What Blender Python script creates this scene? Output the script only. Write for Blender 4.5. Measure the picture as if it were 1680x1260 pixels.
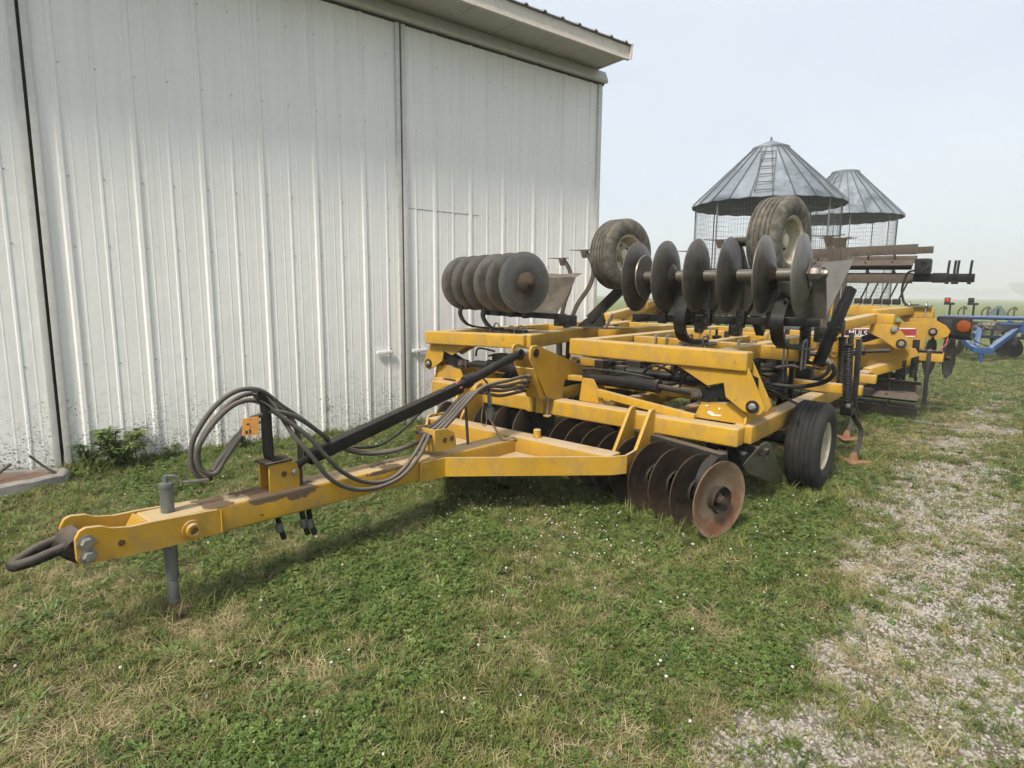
import bpy, bmesh, math, random
import numpy as np
from mathutils import Vector, Matrix

for o in list(bpy.data.objects):
    bpy.data.objects.remove(o)
random.seed(7)
rng = np.random.default_rng(11)
scene = bpy.context.scene
COL = scene.collection
R = math.radians

# ------------------------------------------------------------------ camera
YAW, PITCH, ROLL = R(39.21), R(8.452), R(0.52)      # heading left of the implement's long axis, tilt down, roll
hd = Vector((-math.sin(YAW), math.cos(YAW), 0)); r0 = Vector((math.cos(YAW), math.sin(YAW), 0)); up = Vector((0, 0, 1))
fw = hd * math.cos(PITCH) - up * math.sin(PITCH); u0 = hd * math.sin(PITCH) + up * math.cos(PITCH)
rt = r0 * math.cos(ROLL) + u0 * math.sin(ROLL); cu = u0 * math.cos(ROLL) - r0 * math.sin(ROLL)
cam = bpy.data.cameras.new("camera"); cam.sensor_width = 36.0; cam.lens = 36.0 * 1000 / 1680; cam.clip_start = .05; cam.clip_end = 6000
camo = bpy.data.objects.new("camera", cam); COL.objects.link(camo)
m = Matrix.Identity(4)
for i in range(3):
    m[i][0], m[i][1], m[i][2] = rt[i], cu[i], -fw[i]
m[2][3] = 1.75
camo.matrix_world = m
scene.camera = camo

# ------------------------------------------------------------------ sky and sun: smoky, hazy daylight
SUN_EL, SUN_AZ = R(51), R(173)                       # azimuth of the sun seen from above, clockwise from +Y
world = bpy.data.worlds.new("World"); scene.world = world; world.use_nodes = True
wn = world.node_tree; wn.nodes.clear()
sky = wn.nodes.new('ShaderNodeTexSky'); sky.sky_type = 'NISHITA'; sky.sun_disc = False
sky.sun_elevation = SUN_EL; sky.sun_rotation = SUN_AZ; sky.air_density = 1.0; sky.dust_density = 3.0; sky.ozone_density = 1.5
veil = wn.nodes.new('ShaderNodeMix'); veil.data_type = 'RGBA'; 
vtc = wn.nodes.new('ShaderNodeTexCoord'); vmp = wn.nodes.new('ShaderNodeMapping'); vmp.inputs['Scale'].default_value = (1, 1, 3.5)
vns = wn.nodes.new('ShaderNodeTexNoise'); vns.inputs['Scale'].default_value = 1.3; vns.inputs['Detail'].default_value = 4
vrg = wn.nodes.new('ShaderNodeMapRange'); vrg.inputs[1].default_value = .3; vrg.inputs[2].default_value = .7; vrg.inputs[3].default_value = .66; vrg.inputs[4].default_value = .92
wn.links.new(vtc.outputs['Generated'], vmp.inputs[0]); wn.links.new(vmp.outputs[0], vns.inputs['Vector']); wn.links.new(vns.outputs['Fac'], vrg.inputs[0]); wn.links.new(vrg.outputs[0], veil.inputs[0])
veil.inputs[7].default_value = (4.75, 5.1, 5.55, 1)    # even veil of thin smoke cloud over the clear sky
bg = wn.nodes.new('ShaderNodeBackground'); bg.inputs[1].default_value = .1
wo = wn.nodes.new('ShaderNodeOutputWorld')
wn.links.new(sky.outputs[0], veil.inputs[6]); wn.links.new(veil.outputs[2], bg.inputs[0]); wn.links.new(bg.outputs[0], wo.inputs[0])
sl = bpy.data.lights.new("sun", 'SUN'); sl.energy = 2.85; sl.angle = R(9); sl.color = (1, .92, .79)
so = bpy.data.objects.new("sun", sl); COL.objects.link(so)
sd = Vector((math.sin(SUN_AZ) * math.cos(SUN_EL), math.cos(SUN_AZ) * math.cos(SUN_EL), math.sin(SUN_EL)))
so.rotation_euler = sd.to_track_quat('Z', 'Y').to_euler(); so.location = (0, 0, 12)
scene.view_settings.view_transform = 'Standard'; scene.view_settings.look = 'None'
scene.view_settings.exposure = 0.9; scene.view_settings.gamma = 1.0; scene.view_settings.use_curve_mapping = False
scene.render.engine = 'CYCLES'
scene.cycles.use_denoising = True
scene.cycles.use_adaptive_sampling = True; scene.cycles.adaptive_threshold = .03; scene.cycles.adaptive_min_samples = 12
scene.cycles.max_bounces = 4; scene.cycles.diffuse_bounces = 2; scene.cycles.glossy_bounces = 2; scene.cycles.volume_bounces = 1
scene.cycles.transparent_max_bounces = 8; scene.cycles.caustics_reflective = False; scene.cycles.caustics_refractive = False

# ------------------------------------------------------------------ material helpers
def mat(name):
    mt = bpy.data.materials.new(name); mt.use_nodes = True
    return mt, mt.node_tree.nodes, mt.node_tree.links, mt.node_tree.nodes['Principled BSDF']
def noise(N, L, scale, detail=4, rough=.6, vec=None, dist=0.0):
    n = N.new('ShaderNodeTexNoise'); n.inputs['Scale'].default_value = scale; n.inputs['Detail'].default_value = detail
    n.inputs['Roughness'].default_value = rough; n.inputs['Distortion'].default_value = dist
    if vec is not None: L.new(vec, n.inputs['Vector'])
    return n.outputs['Fac']
def ramp(N, L, fac, a, b, ca=(0, 0, 0, 1), cb=(1, 1, 1, 1)):
    r = N.new('ShaderNodeValToRGB'); r.color_ramp.elements[0].position = a; r.color_ramp.elements[1].position = b
    r.color_ramp.elements[0].color = ca; r.color_ramp.elements[1].color = cb
    L.new(fac, r.inputs[0]); return r.outputs[0]
def mix(N, L, fac, a, b, mode='MIX'):
    x = N.new('ShaderNodeMix'); x.data_type = 'RGBA'; x.blend_type = mode
    for s, v in ((0, fac), (6, a), (7, b)):
        if isinstance(v, (int, float)): x.inputs[s].default_value = v
        elif isinstance(v, tuple): x.inputs[s].default_value = v if len(v) == 4 else (*v, 1)
        else: L.new(v, x.inputs[s])
    return x.outputs[2]
def mth(N, L, op, a, b=None):
    x = N.new('ShaderNodeMath'); x.operation = op; x.use_clamp = False
    for s, v in ((0, a), (1, b)):
        if v is None: continue
        if isinstance(v, (int, float)): x.inputs[s].default_value = v
        else: L.new(v, x.inputs[s])
    return x.outputs[0]
def objco(N): return N.new('ShaderNodeTexCoord').outputs['Object']
def bump(N, L, B, h, strength=.3, dist=.01):
    b = N.new('ShaderNodeBump'); b.inputs['Strength'].default_value = strength; b.inputs['Distance'].default_value = dist
    L.new(h, b.inputs['Height']); L.new(b.outputs[0], B.inputs['Normal'])

def painted(name, base, base2, dust=(.36, .29, .2), dust_amt=.8, chip=(.05, .035, .025), chip_at=.70, rough=.42, spec=.4, metal=0.0, grime_amt=.45, veil=.0):
    """paint with slow colour drift, settled dust on faces that look up, and worn spots"""
    mt, N, L, B = mat(name); co = objco(N)
    c = mix(N, L, ramp(N, L, noise(N, L, 2.3, 5, .6, co), .35, .7), base, base2)
    gm = N.new('ShaderNodeMapping'); gm.inputs['Scale'].default_value = (1, 1, .45); L.new(co, gm.inputs[0])
    grime = ramp(N, L, noise(N, L, 8, 5, .72, gm.outputs[0], .3), .46, .76)
    c = mix(N, L, mth(N, L, 'MULTIPLY', grime, grime_amt), c, tuple(x * .42 + .015 for x in dust))
    g = N.new('ShaderNodeNewGeometry'); sp = N.new('ShaderNodeSeparateXYZ'); L.new(g.outputs['Normal'], sp.inputs[0])
    upf = ramp(N, L, sp.outputs[2], .55, .95)
    d = mth(N, L, 'MULTIPLY', upf, ramp(N, L, noise(N, L, 5, 5, .65, co), .12, .52))
    c = mix(N, L, mth(N, L, 'MULTIPLY', d, dust_amt), c, dust)
    c = mix(N, L, mth(N, L, 'MULTIPLY', ramp(N, L, noise(N, L, 3.1, 4, .7, co), .35, .75), veil), c, dust)
    ch = mth(N, L, 'MAXIMUM', ramp(N, L, noise(N, L, 16, 5, .74, co), chip_at, chip_at + .02), ramp(N, L, noise(N, L, 70, 3, .6, co), chip_at + .035, chip_at + .06))
    c = mix(N, L, ch, c, chip)
    L.new(c, B.inputs['Base Color'])
    r = mix(N, L, mth(N, L, 'MAXIMUM', mth(N, L, 'MULTIPLY', d, .9), mth(N, L, 'MULTIPLY', grime, .5)), (rough,) * 3, (.85,) * 3)
    L.new(r, B.inputs['Roughness']); B.inputs['Specular IOR Level'].default_value = spec; B.inputs['Metallic'].default_value = metal
    bump(N, L, B, noise(N, L, 60, 2, .6, co), .08, .004)
    return mt
def metalmat(name, a, b, rough=.55, metal=.4, scale=8, rust=None, rust_at=.6, bumpv=.2, vary=False):
    mt, N, L, B = mat(name); co = objco(N)
    if vary:                                         # each copy gets its own stains
        oi = N.new('ShaderNodeObjectInfo'); ad = N.new('ShaderNodeVectorMath'); ad.operation = 'ADD'; cb = N.new('ShaderNodeCombineXYZ')
        for q in range(3): L.new(mth(N, L, 'MULTIPLY', oi.outputs['Random'], 31.7 + 13.1 * q), cb.inputs[q])
        raw = co; L.new(co, ad.inputs[0]); L.new(cb.outputs[0], ad.inputs[1]); co = ad.outputs[0]
    c = mix(N, L, ramp(N, L, noise(N, L, scale, 6, .7, co, .4), .3, .72), a, b)
    if rust: c = mix(N, L, ramp(N, L, noise(N, L, scale * .6, 7, .75, co, .8), rust_at, rust_at + .12), c, rust)
    if vary:                                         # soil caked round the hub, scoured rim, rings left by turning
        sp = N.new('ShaderNodeSeparateXYZ'); L.new(raw, sp.inputs[0])
        rr = mth(N, L, 'SQRT', mth(N, L, 'ADD', mth(N, L, 'MULTIPLY', sp.outputs[1], sp.outputs[1]), mth(N, L, 'MULTIPLY', sp.outputs[2], sp.outputs[2])))
        wob = mth(N, L, 'ADD', rr, mth(N, L, 'MULTIPLY', noise(N, L, 9, 5, .7, co), .16))
        c = mix(N, L, mth(N, L, 'MULTIPLY', ramp(N, L, wob, .20, .27, (1, 1, 1, 1), (0, 0, 0, 1)), .75), c, vary)
        c = mix(N, L, mth(N, L, 'MULTIPLY', ramp(N, L, wob, .335, .36), .55), c, tuple(min(1, x * 1.35) for x in b))
        c = mix(N, L, ramp(N, L, oi.outputs['Random'], 0, 1, (.0,) * 3 + (1,), (.45,) * 3 + (1,)), c, tuple(x * .55 for x in a))
    L.new(c, B.inputs['Base Color']); B.inputs['Metallic'].default_value = metal
    L.new(ramp(N, L, noise(N, L, scale * 2, 4, .6, co), .2, .8, (rough - .12,) * 3 + (1,), (min(.95, rough + .2),) * 3 + (1,)), B.inputs['Roughness'])
    bump(N, L, B, noise(N, L, scale * 6, 5, .7, co), bumpv, .004)
    return mt
M = {}
M['yellow'] = painted('yellow paint', (.53, .30, .017), (.41, .226, .015), dust=(.43, .335, .21), dust_amt=.92, rough=.50, spec=.32, grime_amt=.6, chip_at=.665, veil=.14)
M['yellow_dusty'] = painted('dusty yellow paint', (.47, .27, .025), (.36, .21, .035), dust=(.42, .325, .22), dust_amt=1, chip_at=.66)
M['black'] = painted('black paint', (.006, .006, .0065), (.011, .0105, .010), dust=(.07, .062, .054), dust_amt=.45, chip=(.07, .055, .04), chip_at=.72, rough=.42, spec=.3, grime_amt=.25)
M['black_dusty'] = painted('dusty black paint', (.011, .0105, .010), (.026, .022, .018), dust=(.13, .105, .082), dust_amt=.8, chip=(.09, .065, .045), chip_at=.66, rough=.55, spec=.3)
M['blue'] = painted('blue paint', (.012, .065, .22), (.016, .055, .16), dust=(.24, .28, .34), dust_amt=.6)
M['blade'] = metalmat('bare worn blade steel', (.088, .077, .067), (.185, .165, .143), .36, .55, 3.5, (.12, .08, .052), .58, vary=(.05, .038, .03))
M['blade_rust'] = metalmat('rusty muddy blade steel', (.034, .022, .014), (.075, .048, .031), .7, .15, 7, (.085, .036, .016), .55, .35, vary=(.022, .017, .013))
M['blade_mud'] = metalmat('blade caked with dry mud', (.12, .068, .038), (.22, .155, .10), .75, .1, 7, (.16, .062, .028), .46, .4, vary=(.25, .20, .145))
M['blade_grey'] = metalmat('grey flat blade steel', (.085, .083, .08), (.165, .16, .152), .38, .5, 5, (.20, .10, .045), .56, vary=(.06, .048, .038))
M['steel'] = metalmat('bolt steel', (.38, .37, .35), (.24, .21, .18), .45, .7, 20, (.2, .12, .07), .6)
M['galv'] = metalmat('weathered zinc', (.13, .14, .132), (.22, .23, .222), .55, .55, 12, (.13, .06, .03), .66)
M['shield'] = metalmat('dark sheet steel', (.055, .055, .055), (.13, .12, .11), .5, .4, 6, (.16, .12, .08), .58)
M['shield_worn'] = metalmat('scoured sheet steel', (.11, .10, .085), (.24, .21, .17), .5, .4, 7, (.08, .06, .045), .55)
M['rust'] = metalmat('red rust', (.23, .10, .055), (.30, .17, .10), .8, .1, 12)
M['slat'] = metalmat('muddy slat steel', (.055, .044, .035), (.125, .10, .08), .75, .2, 9, (.11, .07, .04), .55)
M['spring'] = metalmat('black spring', (.010, .010, .010), (.024, .022, .02), .45, .2, 14)
M['hose'] = painted('hydraulic hose rubber', (.06, .055, .049), (.105, .094, .084), dust=(.24, .2, .165), dust_amt=.7, chip=(.03, .03, .03), rough=.6, spec=.25)
M['hose_dark'] = painted('dark hose rubber', (.015, .015, .015), (.025, .024, .023), dust=(.1, .09, .08), dust_amt=.5, chip=(.03, .03, .03), rough=.5, spec=.3)
def rubber(name, a, b, mud, mud_at):
    mt, N, L, B = mat(name); co = objco(N)
    c = mix(N, L, ramp(N, L, noise(N, L, 6, 5, .6, co), .3, .7), a, b)
    c = mix(N, L, ramp(N, L, noise(N, L, 14, 7, .75, co, .5), mud_at, mud_at + .16), c, mud)
    L.new(c, B.inputs['Base Color']); B.inputs['Roughness'].default_value = .82; B.inputs['Specular IOR Level'].default_value = .25
    bump(N, L, B, noise(N, L, 45, 5, .7, co), .4, .006); return mt
M['tyre'] = rubber('tyre rubber', (.018, .018, .018), (.034, .032, .03), (.085, .075, .06), .62)
M['tyre_muddy'] = rubber('tyre rubber caked with dry mud', (.06, .055, .046), (.105, .096, .081), (.17, .152, .123), .45)
M['rim'] = painted('cream wheel paint', (.60, .55, .42), (.46, .41, .30), dust=(.28, .22, .15), chip=(.16, .09, .05), chip_at=.62, rough=.5)
def plain(name, c, rough=.6, metal=0, spec=.4):
    mt, N, L, B = mat(name); co = objco(N)
    k = mix(N, L, ramp(N, L, noise(N, L, 12, 4, .6, co), .3, .75), tuple(x * .82 for x in c), c)
    L.new(k, B.inputs['Base Color']); B.inputs['Roughness'].default_value = rough; B.inputs['Metallic'].default_value = metal
    B.inputs['Specular IOR Level'].default_value = spec; return mt
M['orange'] = plain('orange card', (.95, .42, .10), .7)
M['white'] = plain('white print', (.8, .8, .78), .6)
M['red_print'] = plain('red print', (.33, .03, .04), .6)
M['ink'] = plain('dark print', (.10, .05, .02), .7)
M['amber'] = plain('amber lens', (.24, .055, .004), .3)
M['red_lens'] = plain('red lens', (.62, .05, .02), .25)
M['dark_lens'] = plain('dark lens', (.03, .03, .035), .2)
M['twine'] = plain('grey twine', (.30, .25, .19), .9)
M['wood'] = metalmat('weathered reddish wood', (.12, .065, .045), (.20, .125, .09), .9, 0, 14, (.08, .055, .04), .6, .4)
M['pink'] = plain('pink tape', (.6, .10, .14), .6)

def worn(base_mat, name, spots):
    """copy of a paint with scuffed bare patches at given places (y, z, half length, half height)"""
    mt = base_mat.copy(); mt.name = name; N = mt.node_tree.nodes; L = mt.node_tree.links; B = N['Principled BSDF']; co = objco(N)
    sp = N.new('ShaderNodeSeparateXYZ'); L.new(co, sp.inputs[0]); src = B.inputs['Base Color'].links[0].from_socket; tot = None
    nz = noise(N, L, 13, 7, .7, co, .5)
    for (y, z, a, b) in spots:
        dy = mth(N, L, 'DIVIDE', mth(N, L, 'SUBTRACT', sp.outputs[1], y), a); dz = mth(N, L, 'DIVIDE', mth(N, L, 'SUBTRACT', sp.outputs[2], z), b)
        r = mth(N, L, 'SQRT', mth(N, L, 'ADD', mth(N, L, 'MULTIPLY', dy, dy), mth(N, L, 'MULTIPLY', dz, dz)))
        k = mth(N, L, 'SUBTRACT', mth(N, L, 'MULTIPLY', nz, 1.6), r); tot = k if tot is None else mth(N, L, 'MAXIMUM', tot, k)
    wear = mix(N, L, noise(N, L, 30, 5, .7, co), (.07, .042, .025), (.17, .12, .075))
    c = mix(N, L, ramp(N, L, tot, -.02, .10), src, wear); L.new(c, B.inputs['Base Color']); return mt
M['tongue'] = worn(M['yellow'], 'worn tongue paint', [(1.86, .555, .30, .055), (1.98, .53, .16, .06), (2.66, .515, .22, .022), (1.5, .575, .12, .02)])

# ------------------------------------------------------------------ mesh helpers
def finish(me, material, smooth=None):
    me.materials.append(material)
    if smooth is not None:
        me.shade_smooth(); me.set_sharp_from_angle(angle=R(smooth))
    return me
def link(name, me, parent=None):
    o = bpy.data.objects.new(name, me); COL.objects.link(o)
    if parent is not None: o.parent = parent
    return o
def from_lists(name, v, f, material, parent=None, smooth=None):
    me = bpy.data.meshes.new(name); me.from_pydata([tuple(p) for p in v], [], f); me.validate(); me.update()
    finish(me, material, smooth); return link(name, me, parent)
def fix_normals(bm): bmesh.ops.recalc_face_normals(bm, faces=bm.faces)
def frame_mat(p0, d, upv):
    z = Vector(d).normalized(); x = Vector(upv) - z * z.dot(Vector(upv))
    if x.length < 1e-5: x = Vector((1, 0, 0)) - z * z.x
    x.normalize(); y = z.cross(x)
    mm = Matrix.Identity(4)
    for i in range(3): mm[i][0], mm[i][1], mm[i][2], mm[i][3] = y[i], x[i], z[i], Vector(p0)[i]
    return mm
def beam(name, p0, p1, w, h, material, parent=None, upv=(0, 0, 1), bev=.012, seg=2, hollow=False):
    """rectangular tube from p0 to p1: w across, h along the up vector"""
    p0, p1 = Vector(p0), Vector(p1); ln = (p1 - p0).length
    bm = bmesh.new(); bmesh.ops.create_cube(bm, size=1)
    for v in bm.verts: v.co = Vector((v.co.x * w, v.co.y * h, (v.co.z + .5) * ln))
    if hollow:
        ends = [f for f in bm.faces if abs(f.normal.z) > .9]
        r = bmesh.ops.inset_individual(bm, faces=ends, thickness=min(w, h) * .1)
        for f in ends:
            s = 1 if f.normal.z > 0 else -1
            for v in f.verts: v.co.z -= s * min(w, h)
    if bev:
        ed = [e for e in bm.edges if hollow is False or e.calc_length() > ln * .9]
        bmesh.ops.bevel(bm, geom=ed, offset=min(bev, w * .3, h * .3), segments=seg, affect='EDGES', profile=.6)
    bm.transform(frame_mat(p0, p1 - p0, upv)); fix_normals(bm)
    me = bpy.data.meshes.new(name); bm.to_mesh(me); bm.free(); finish(me, material, 40)
    return link(name, me, parent)
def box(name, c, s, material, parent=None, bev=.006, rot=None):
    bm = bmesh.new(); bmesh.ops.create_cube(bm, size=1)
    for v in bm.verts: v.co = Vector((v.co.x * s[0], v.co.y * s[1], v.co.z * s[2]))
    if bev: bmesh.ops.bevel(bm, geom=list(bm.edges), offset=min(bev, min(s) * .35), segments=2, affect='EDGES', profile=.6)
    mm = Matrix.Translation(Vector(c))
    if rot is not None: mm = mm @ rot.to_4x4()
    bm.transform(mm); fix_normals(bm)
    me = bpy.data.meshes.new(name); bm.to_mesh(me); bm.free(); finish(me, material, 40)
    return link(name, me, parent)
def plate(name, pts, t, material, parent=None, bev=.003):
    """flat plate: closed outline of 3-D points in one plane, thickness t centred on it"""
    P = [Vector(p) for p in pts]; n = Vector((0, 0, 0))
    for i in range(len(P)): n += (P[i] - P[0]).cross(P[(i + 1) % len(P)] - P[0])
    n.normalize(); bm = bmesh.new()
    a = [bm.verts.new(p + n * t / 2) for p in P]; b = [bm.verts.new(p - n * t / 2) for p in P]
    bm.faces.new(a); bm.faces.new(b[::-1])
    for i in range(len(P)):
        j = (i + 1) % len(P); bm.faces.new((a[i], b[i], b[j], a[j]))
    if bev: bmesh.ops.bevel(bm, geom=list(bm.edges), offset=min(bev, t * .3), segments=1, affect='EDGES')
    fix_normals(bm)
    me = bpy.data.meshes.new(name); bm.to_mesh(me); bm.free(); finish(me, material, 40)
    return link(name, me, parent)
def px_(x, L): return [(x, a, b) for a, b in L]      # outline in a plane of constant x, y or z
def py_(y, L): return [(a, y, b) for a, b in L]
def pz_(z, L): return [(a, b, z) for a, b in L]
def smooth_path(pts, n=6, closed=False):
    P = [Vector(p) for p in pts]; out = []; k = len(P)
    for i in range(k if closed else k - 1):
        a = P[(i - 1) % k] if (closed or i > 0) else P[i]; b = P[i]; c = P[(i + 1) % k]
        d = P[(i + 2) % k] if (closed or i + 2 < k) else c
        for s in range(n):
            t = s / n
            out.append(.5 * ((2 * b) + (c - a) * t + (2 * a - 5 * b + 4 * c - d) * t * t + (3 * b - a - 3 * c + d) * t ** 3))
    if not closed: out.append(P[-1])
    return out
def sweep_data(path, prof, upv=None, closed=False, cap=True):
    V = []; F = []; k = len(prof); n = len(path); prev = None
    for i, p in enumerate(path):
        a = path[(i - 1) % n] if (closed or i > 0) else p; b = path[(i + 1) % n] if (closed or i < n - 1) else p
        t = (b - a).normalized()
        if upv is not None: x = Vector(upv) - t * t.dot(Vector(upv))
        else:
            x = (prev if prev is not None else (Vector((0, 0, 1)) if abs(t.z) < .9 else Vector((1, 0, 0))))
            x = x - t * t.dot(x)
        x.normalize(); prev = x; y = t.cross(x)
        for (u, w) in prof: V.append(p + x * u + y * w)
    for i in range(n if closed else n - 1):
        j = (i + 1) % n
        for q in range(k):
            r = (q + 1) % k; F.append((i * k + q, i * k + r, j * k + r, j * k + q))
    if cap and not closed:
        F.append(tuple(range(k))[::-1]); F.append(tuple((n - 1) * k + q for q in range(k)))
    return V, F
def circ(r, k=8): return [(r * math.cos(2 * math.pi * i / k), r * math.sin(2 * math.pi * i / k)) for i in range(k)]
def tube(name, pts, r, material, parent=None, n=6, k=8, closed=False, raw=False):
    path = [Vector(p) for p in pts] if raw else smooth_path(pts, n, closed)
    v, f = sweep_data(path, circ(r, k), None, closed)
    return from_lists(name, v, f, material, parent, 60)
def ribbon(name, pts, w, t, side, material, parent=None, n=8):
    """flat bar bent along a path; w along the side vector, t across"""
    v, f = sweep_data(smooth_path(pts, n), [(w / 2, t / 2), (-w / 2, t / 2), (-w / 2, -t / 2), (w / 2, -t / 2)], side)
    return from_lists(name, v, f, material, parent, 30)
def lathe_data(prof, seg=32, arc=2 * math.pi):
    """profile of (axial, radius) pairs turned about the x axis"""
    V = []; F = []; k = len(prof)
    for i in range(seg):
        a = arc * i / seg
        for (ax, r) in prof: V.append(Vector((ax, r * math.cos(a), r * math.sin(a))))
    for i in range(seg):
        j = (i + 1) % seg
        for q in range(k - 1): F.append((i * k + q, i * k + q + 1, j * k + q + 1, j * k + q))
    return V, F
def axis_mat(p, d):
    x = Vector(d).normalized(); z = Vector((0, 0, 1)) if abs(x.z) < .95 else Vector((0, 1, 0)); y = z.cross(x).normalized(); z = x.cross(y)
    mm = Matrix.Identity(4)
    for i in range(3): mm[i][0], mm[i][1], mm[i][2], mm[i][3] = x[i], y[i], z[i], Vector(p)[i]
    return mm
def lathe(name, prof, p, d, material, parent=None, seg=32, smooth=35):
    v, f = lathe_data(prof, seg); mm = axis_mat(p, d); bm = bmesh.new()
    bv = [bm.verts.new(mm @ q) for q in v]
    for q in f: bm.faces.new([bv[i] for i in q])
    bmesh.ops.remove_doubles(bm, verts=bm.verts, dist=1e-5); fix_normals(bm)
    me = bpy.data.meshes.new(name); bm.to_mesh(me); bm.free(); finish(me, material, smooth)
    return link(name, me, parent)
def cyl(name, p0, p1, r, material, parent=None, seg=16, bev=.15):
    p0, p1 = Vector(p0), Vector(p1); l = (p1 - p0).length; b = min(r * bev, l * .3)
    return lathe(name, [(0, 0), (0, r - b), (b, r), (l - b, r), (l, r - b), (l, 0)], p0, p1 - p0, material, parent, seg)
def bolt(name, p, d, r, material, parent=None):
    return lathe(name, [(0, 0), (0, r * 1.5), (r * .18, r * 1.5), (r * .2, r), (r * .9, r), (r * 1.05, r * .8), (r * 1.05, 0)], p, d, material, parent, 6, 20)
def helix(name, p0, p1, r, wire, turns, material, parent=None, per=12):
    p0, p1 = Vector(p0), Vector(p1); mm = axis_mat(p0, p1 - p0); l = (p1 - p0).length; n = int(turns * per)
    path = [mm @ Vector((l * i / n, r * math.cos(2 * math.pi * i / per), r * math.sin(2 * math.pi * i / per))) for i in range(n + 1)]
    v, f = sweep_data(path, circ(wire, 6)); return from_lists(name, v, f, material, parent, 60)
def empty(name, loc=(0, 0, 0), rot=(0, 0, 0), parent=None):
    o = bpy.data.objects.new(name, None); COL.objects.link(o); o.location = loc; o.rotation_euler = rot; o.empty_display_size = .2
    if parent is not None: o.parent = parent
    return o
def tag(o, label=None, cat=None, group=None, kind=None):
    if label: o['label'] = label
    if cat: o['category'] = cat
    if group: o['group'] = group
    if kind: o['kind'] = kind
    return o
def copy_at(o, loc, rot=None, parent=None, scale=None):
    c = o.copy(); COL.objects.link(c); c.location = loc
    if rot is not None: c.rotation_euler = rot
    if scale is not None: c.scale = scale
    if parent is not None: c.parent = parent
    return c
def text_mesh(name, s, size, material, mw, parent=None, depth=.001):
    cu_ = bpy.data.curves.new(name, 'FONT'); cu_.body = s; cu_.size = size; cu_.extrude = depth; cu_.align_x = 'CENTER'; cu_.align_y = 'CENTER'
    tmp = bpy.data.objects.new(name, cu_); COL.objects.link(tmp)
    dg = bpy.context.evaluated_depsgraph_get(); me = bpy.data.meshes.new_from_object(tmp.evaluated_get(dg))
    bpy.data.objects.remove(tmp); me.transform(mw); me.materials.clear(); me.materials.append(material)
    return link(name, me, parent)

# ------------------------------------------------------------------ ground shape
XC, TILT = -3.4, R(.8)                                # the yard falls gently from the barn to the lane
def gz(x, y):
    x = np.asarray(x, float); d = np.clip(x - XC, -3.6, 4.6)
    return -math.tan(TILT) * d
def vnoise(x, y, s, seed=0):
    """smooth value noise on arrays, 0..1"""
    x = np.asarray(x, float) * s + 137.3 * seed; y = np.asarray(y, float) * s + 71.7 * seed
    xi = np.floor(x).astype(np.int64); yi = np.floor(y).astype(np.int64); fx = x - xi; fy = y - yi
    fx = fx * fx * (3 - 2 * fx); fy = fy * fy * (3 - 2 * fy)
    def h(a, b):
        n = (a * 374761393 + b * 668265263 + seed * 1442695) & 0x7fffffff
        n = ((n ^ (n >> 13)) * 1274126177) & 0x7fffffff
        return ((n ^ (n >> 16)) & 0xffff) / 65535.0
    return (h(xi, yi) * (1 - fx) + h(xi + 1, yi) * fx) * (1 - fy) + (h(xi, yi + 1) * (1 - fx) + h(xi + 1, yi + 1) * fx) * fy
def fbm(x, y, s, seed=0): return .55 * vnoise(x, y, s, seed) + .28 * vnoise(x, y, s * 2.1, seed + 1) + .17 * vnoise(x, y, s * 4.3, seed + 2)

# ------------------------------------------------------------------ ground sheet
def gravel_w(x, y):
    x = np.asarray(x, float); y = np.asarray(y, float)
    band = np.exp(-((x + .26) / .60) ** 2) * (1 - .75 * np.clip((y - 8) / 7, 0, 1))
    band += .18 * np.exp(-((x - 1.6) / .8) ** 2) * (1 - .8 * np.clip((y - 7) / 6, 0, 1))
    n = fbm(x, y, 1.7, 3) * .5 + fbm(x, y, 5.5, 9) * .5
    return np.clip((band * .95 + (n - .5) * 2.3 - .36) * 2.5, 0, 1)
DRY = [(-1.75, 2.3, .26), (-1.72, 3.05, .30), (-3.45, 2.9, .35), (-3.2, 1.25, .35), (-4.2, .95, .5), (-4.7, 1.6, .5), (-3.7, 2.1, .35),
       (-1.15, 3.0, .28), (-2.75, .5, .4), (-2.45, 3.45, .35), (-.58, 4.35, .28), (-.37, 3.25, .26), (-1.05, 1.9, .22), (.12, 5.5, .35),
       (-.75, 5.9, .25), (-2.2, 1.5, .25), (-.1, 2.6, .2), (-.9, 2.4, .2), (-4.3, 3.0, .35), (-5.0, 2.4, .3), (-.9, 8.8, .5), (-.3, 10.5, .6)]
def dry_w(x, y):
    x = np.asarray(x, float); y = np.asarray(y, float); w = np.zeros_like(x)
    for (a, b, r) in DRY: w = np.maximum(w, np.exp(-((x - a) ** 2 + (y - b) ** 2) / (r * r)))
    w = w * (.55 + .9 * fbm(x, y, 6, 21)) + .9 * np.clip(fbm(x, y, .9, 5) - .55, 0, 1) * 2.2 * fbm(x, y, 7, 33)
    return np.clip(w * .68, 0, 1)
def bare_w(x, y):
    return np.clip((fbm(x, y, 2.4, 41) * .55 + fbm(x, y, 9, 47) * .45 - .53) * 5, 0, 1)
def axis_lines(lo, hi, fine_lo, fine_hi, step):
    a = list(np.arange(fine_lo, fine_hi + step / 2, step)); s = step; v = fine_lo
    while v > lo: s *= 1.35; v -= s; a.insert(0, max(v, lo))
    s = step; v = fine_hi
    while v < hi: s *= 1.35; v += s; a.append(min(v, hi))
    return np.array(a)
gxs = axis_lines(-1500, 1500, -8, 4.5, .075); gys = axis_lines(-600, 2400, -1.5, 16, .075)
GX, GY = np.meshgrid(gxs, gys); gx, gy = GX.ravel(), GY.ravel()
near = np.clip(1.3 - np.hypot(gx + 2, gy - 5) / 30, 0, 1)
hz = gz(gx, gy) + near * ((fbm(gx, gy, 3.2, 61) - .5) * .028 + (fbm(gx, gy, .6, 62) - .5) * .03)
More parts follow.
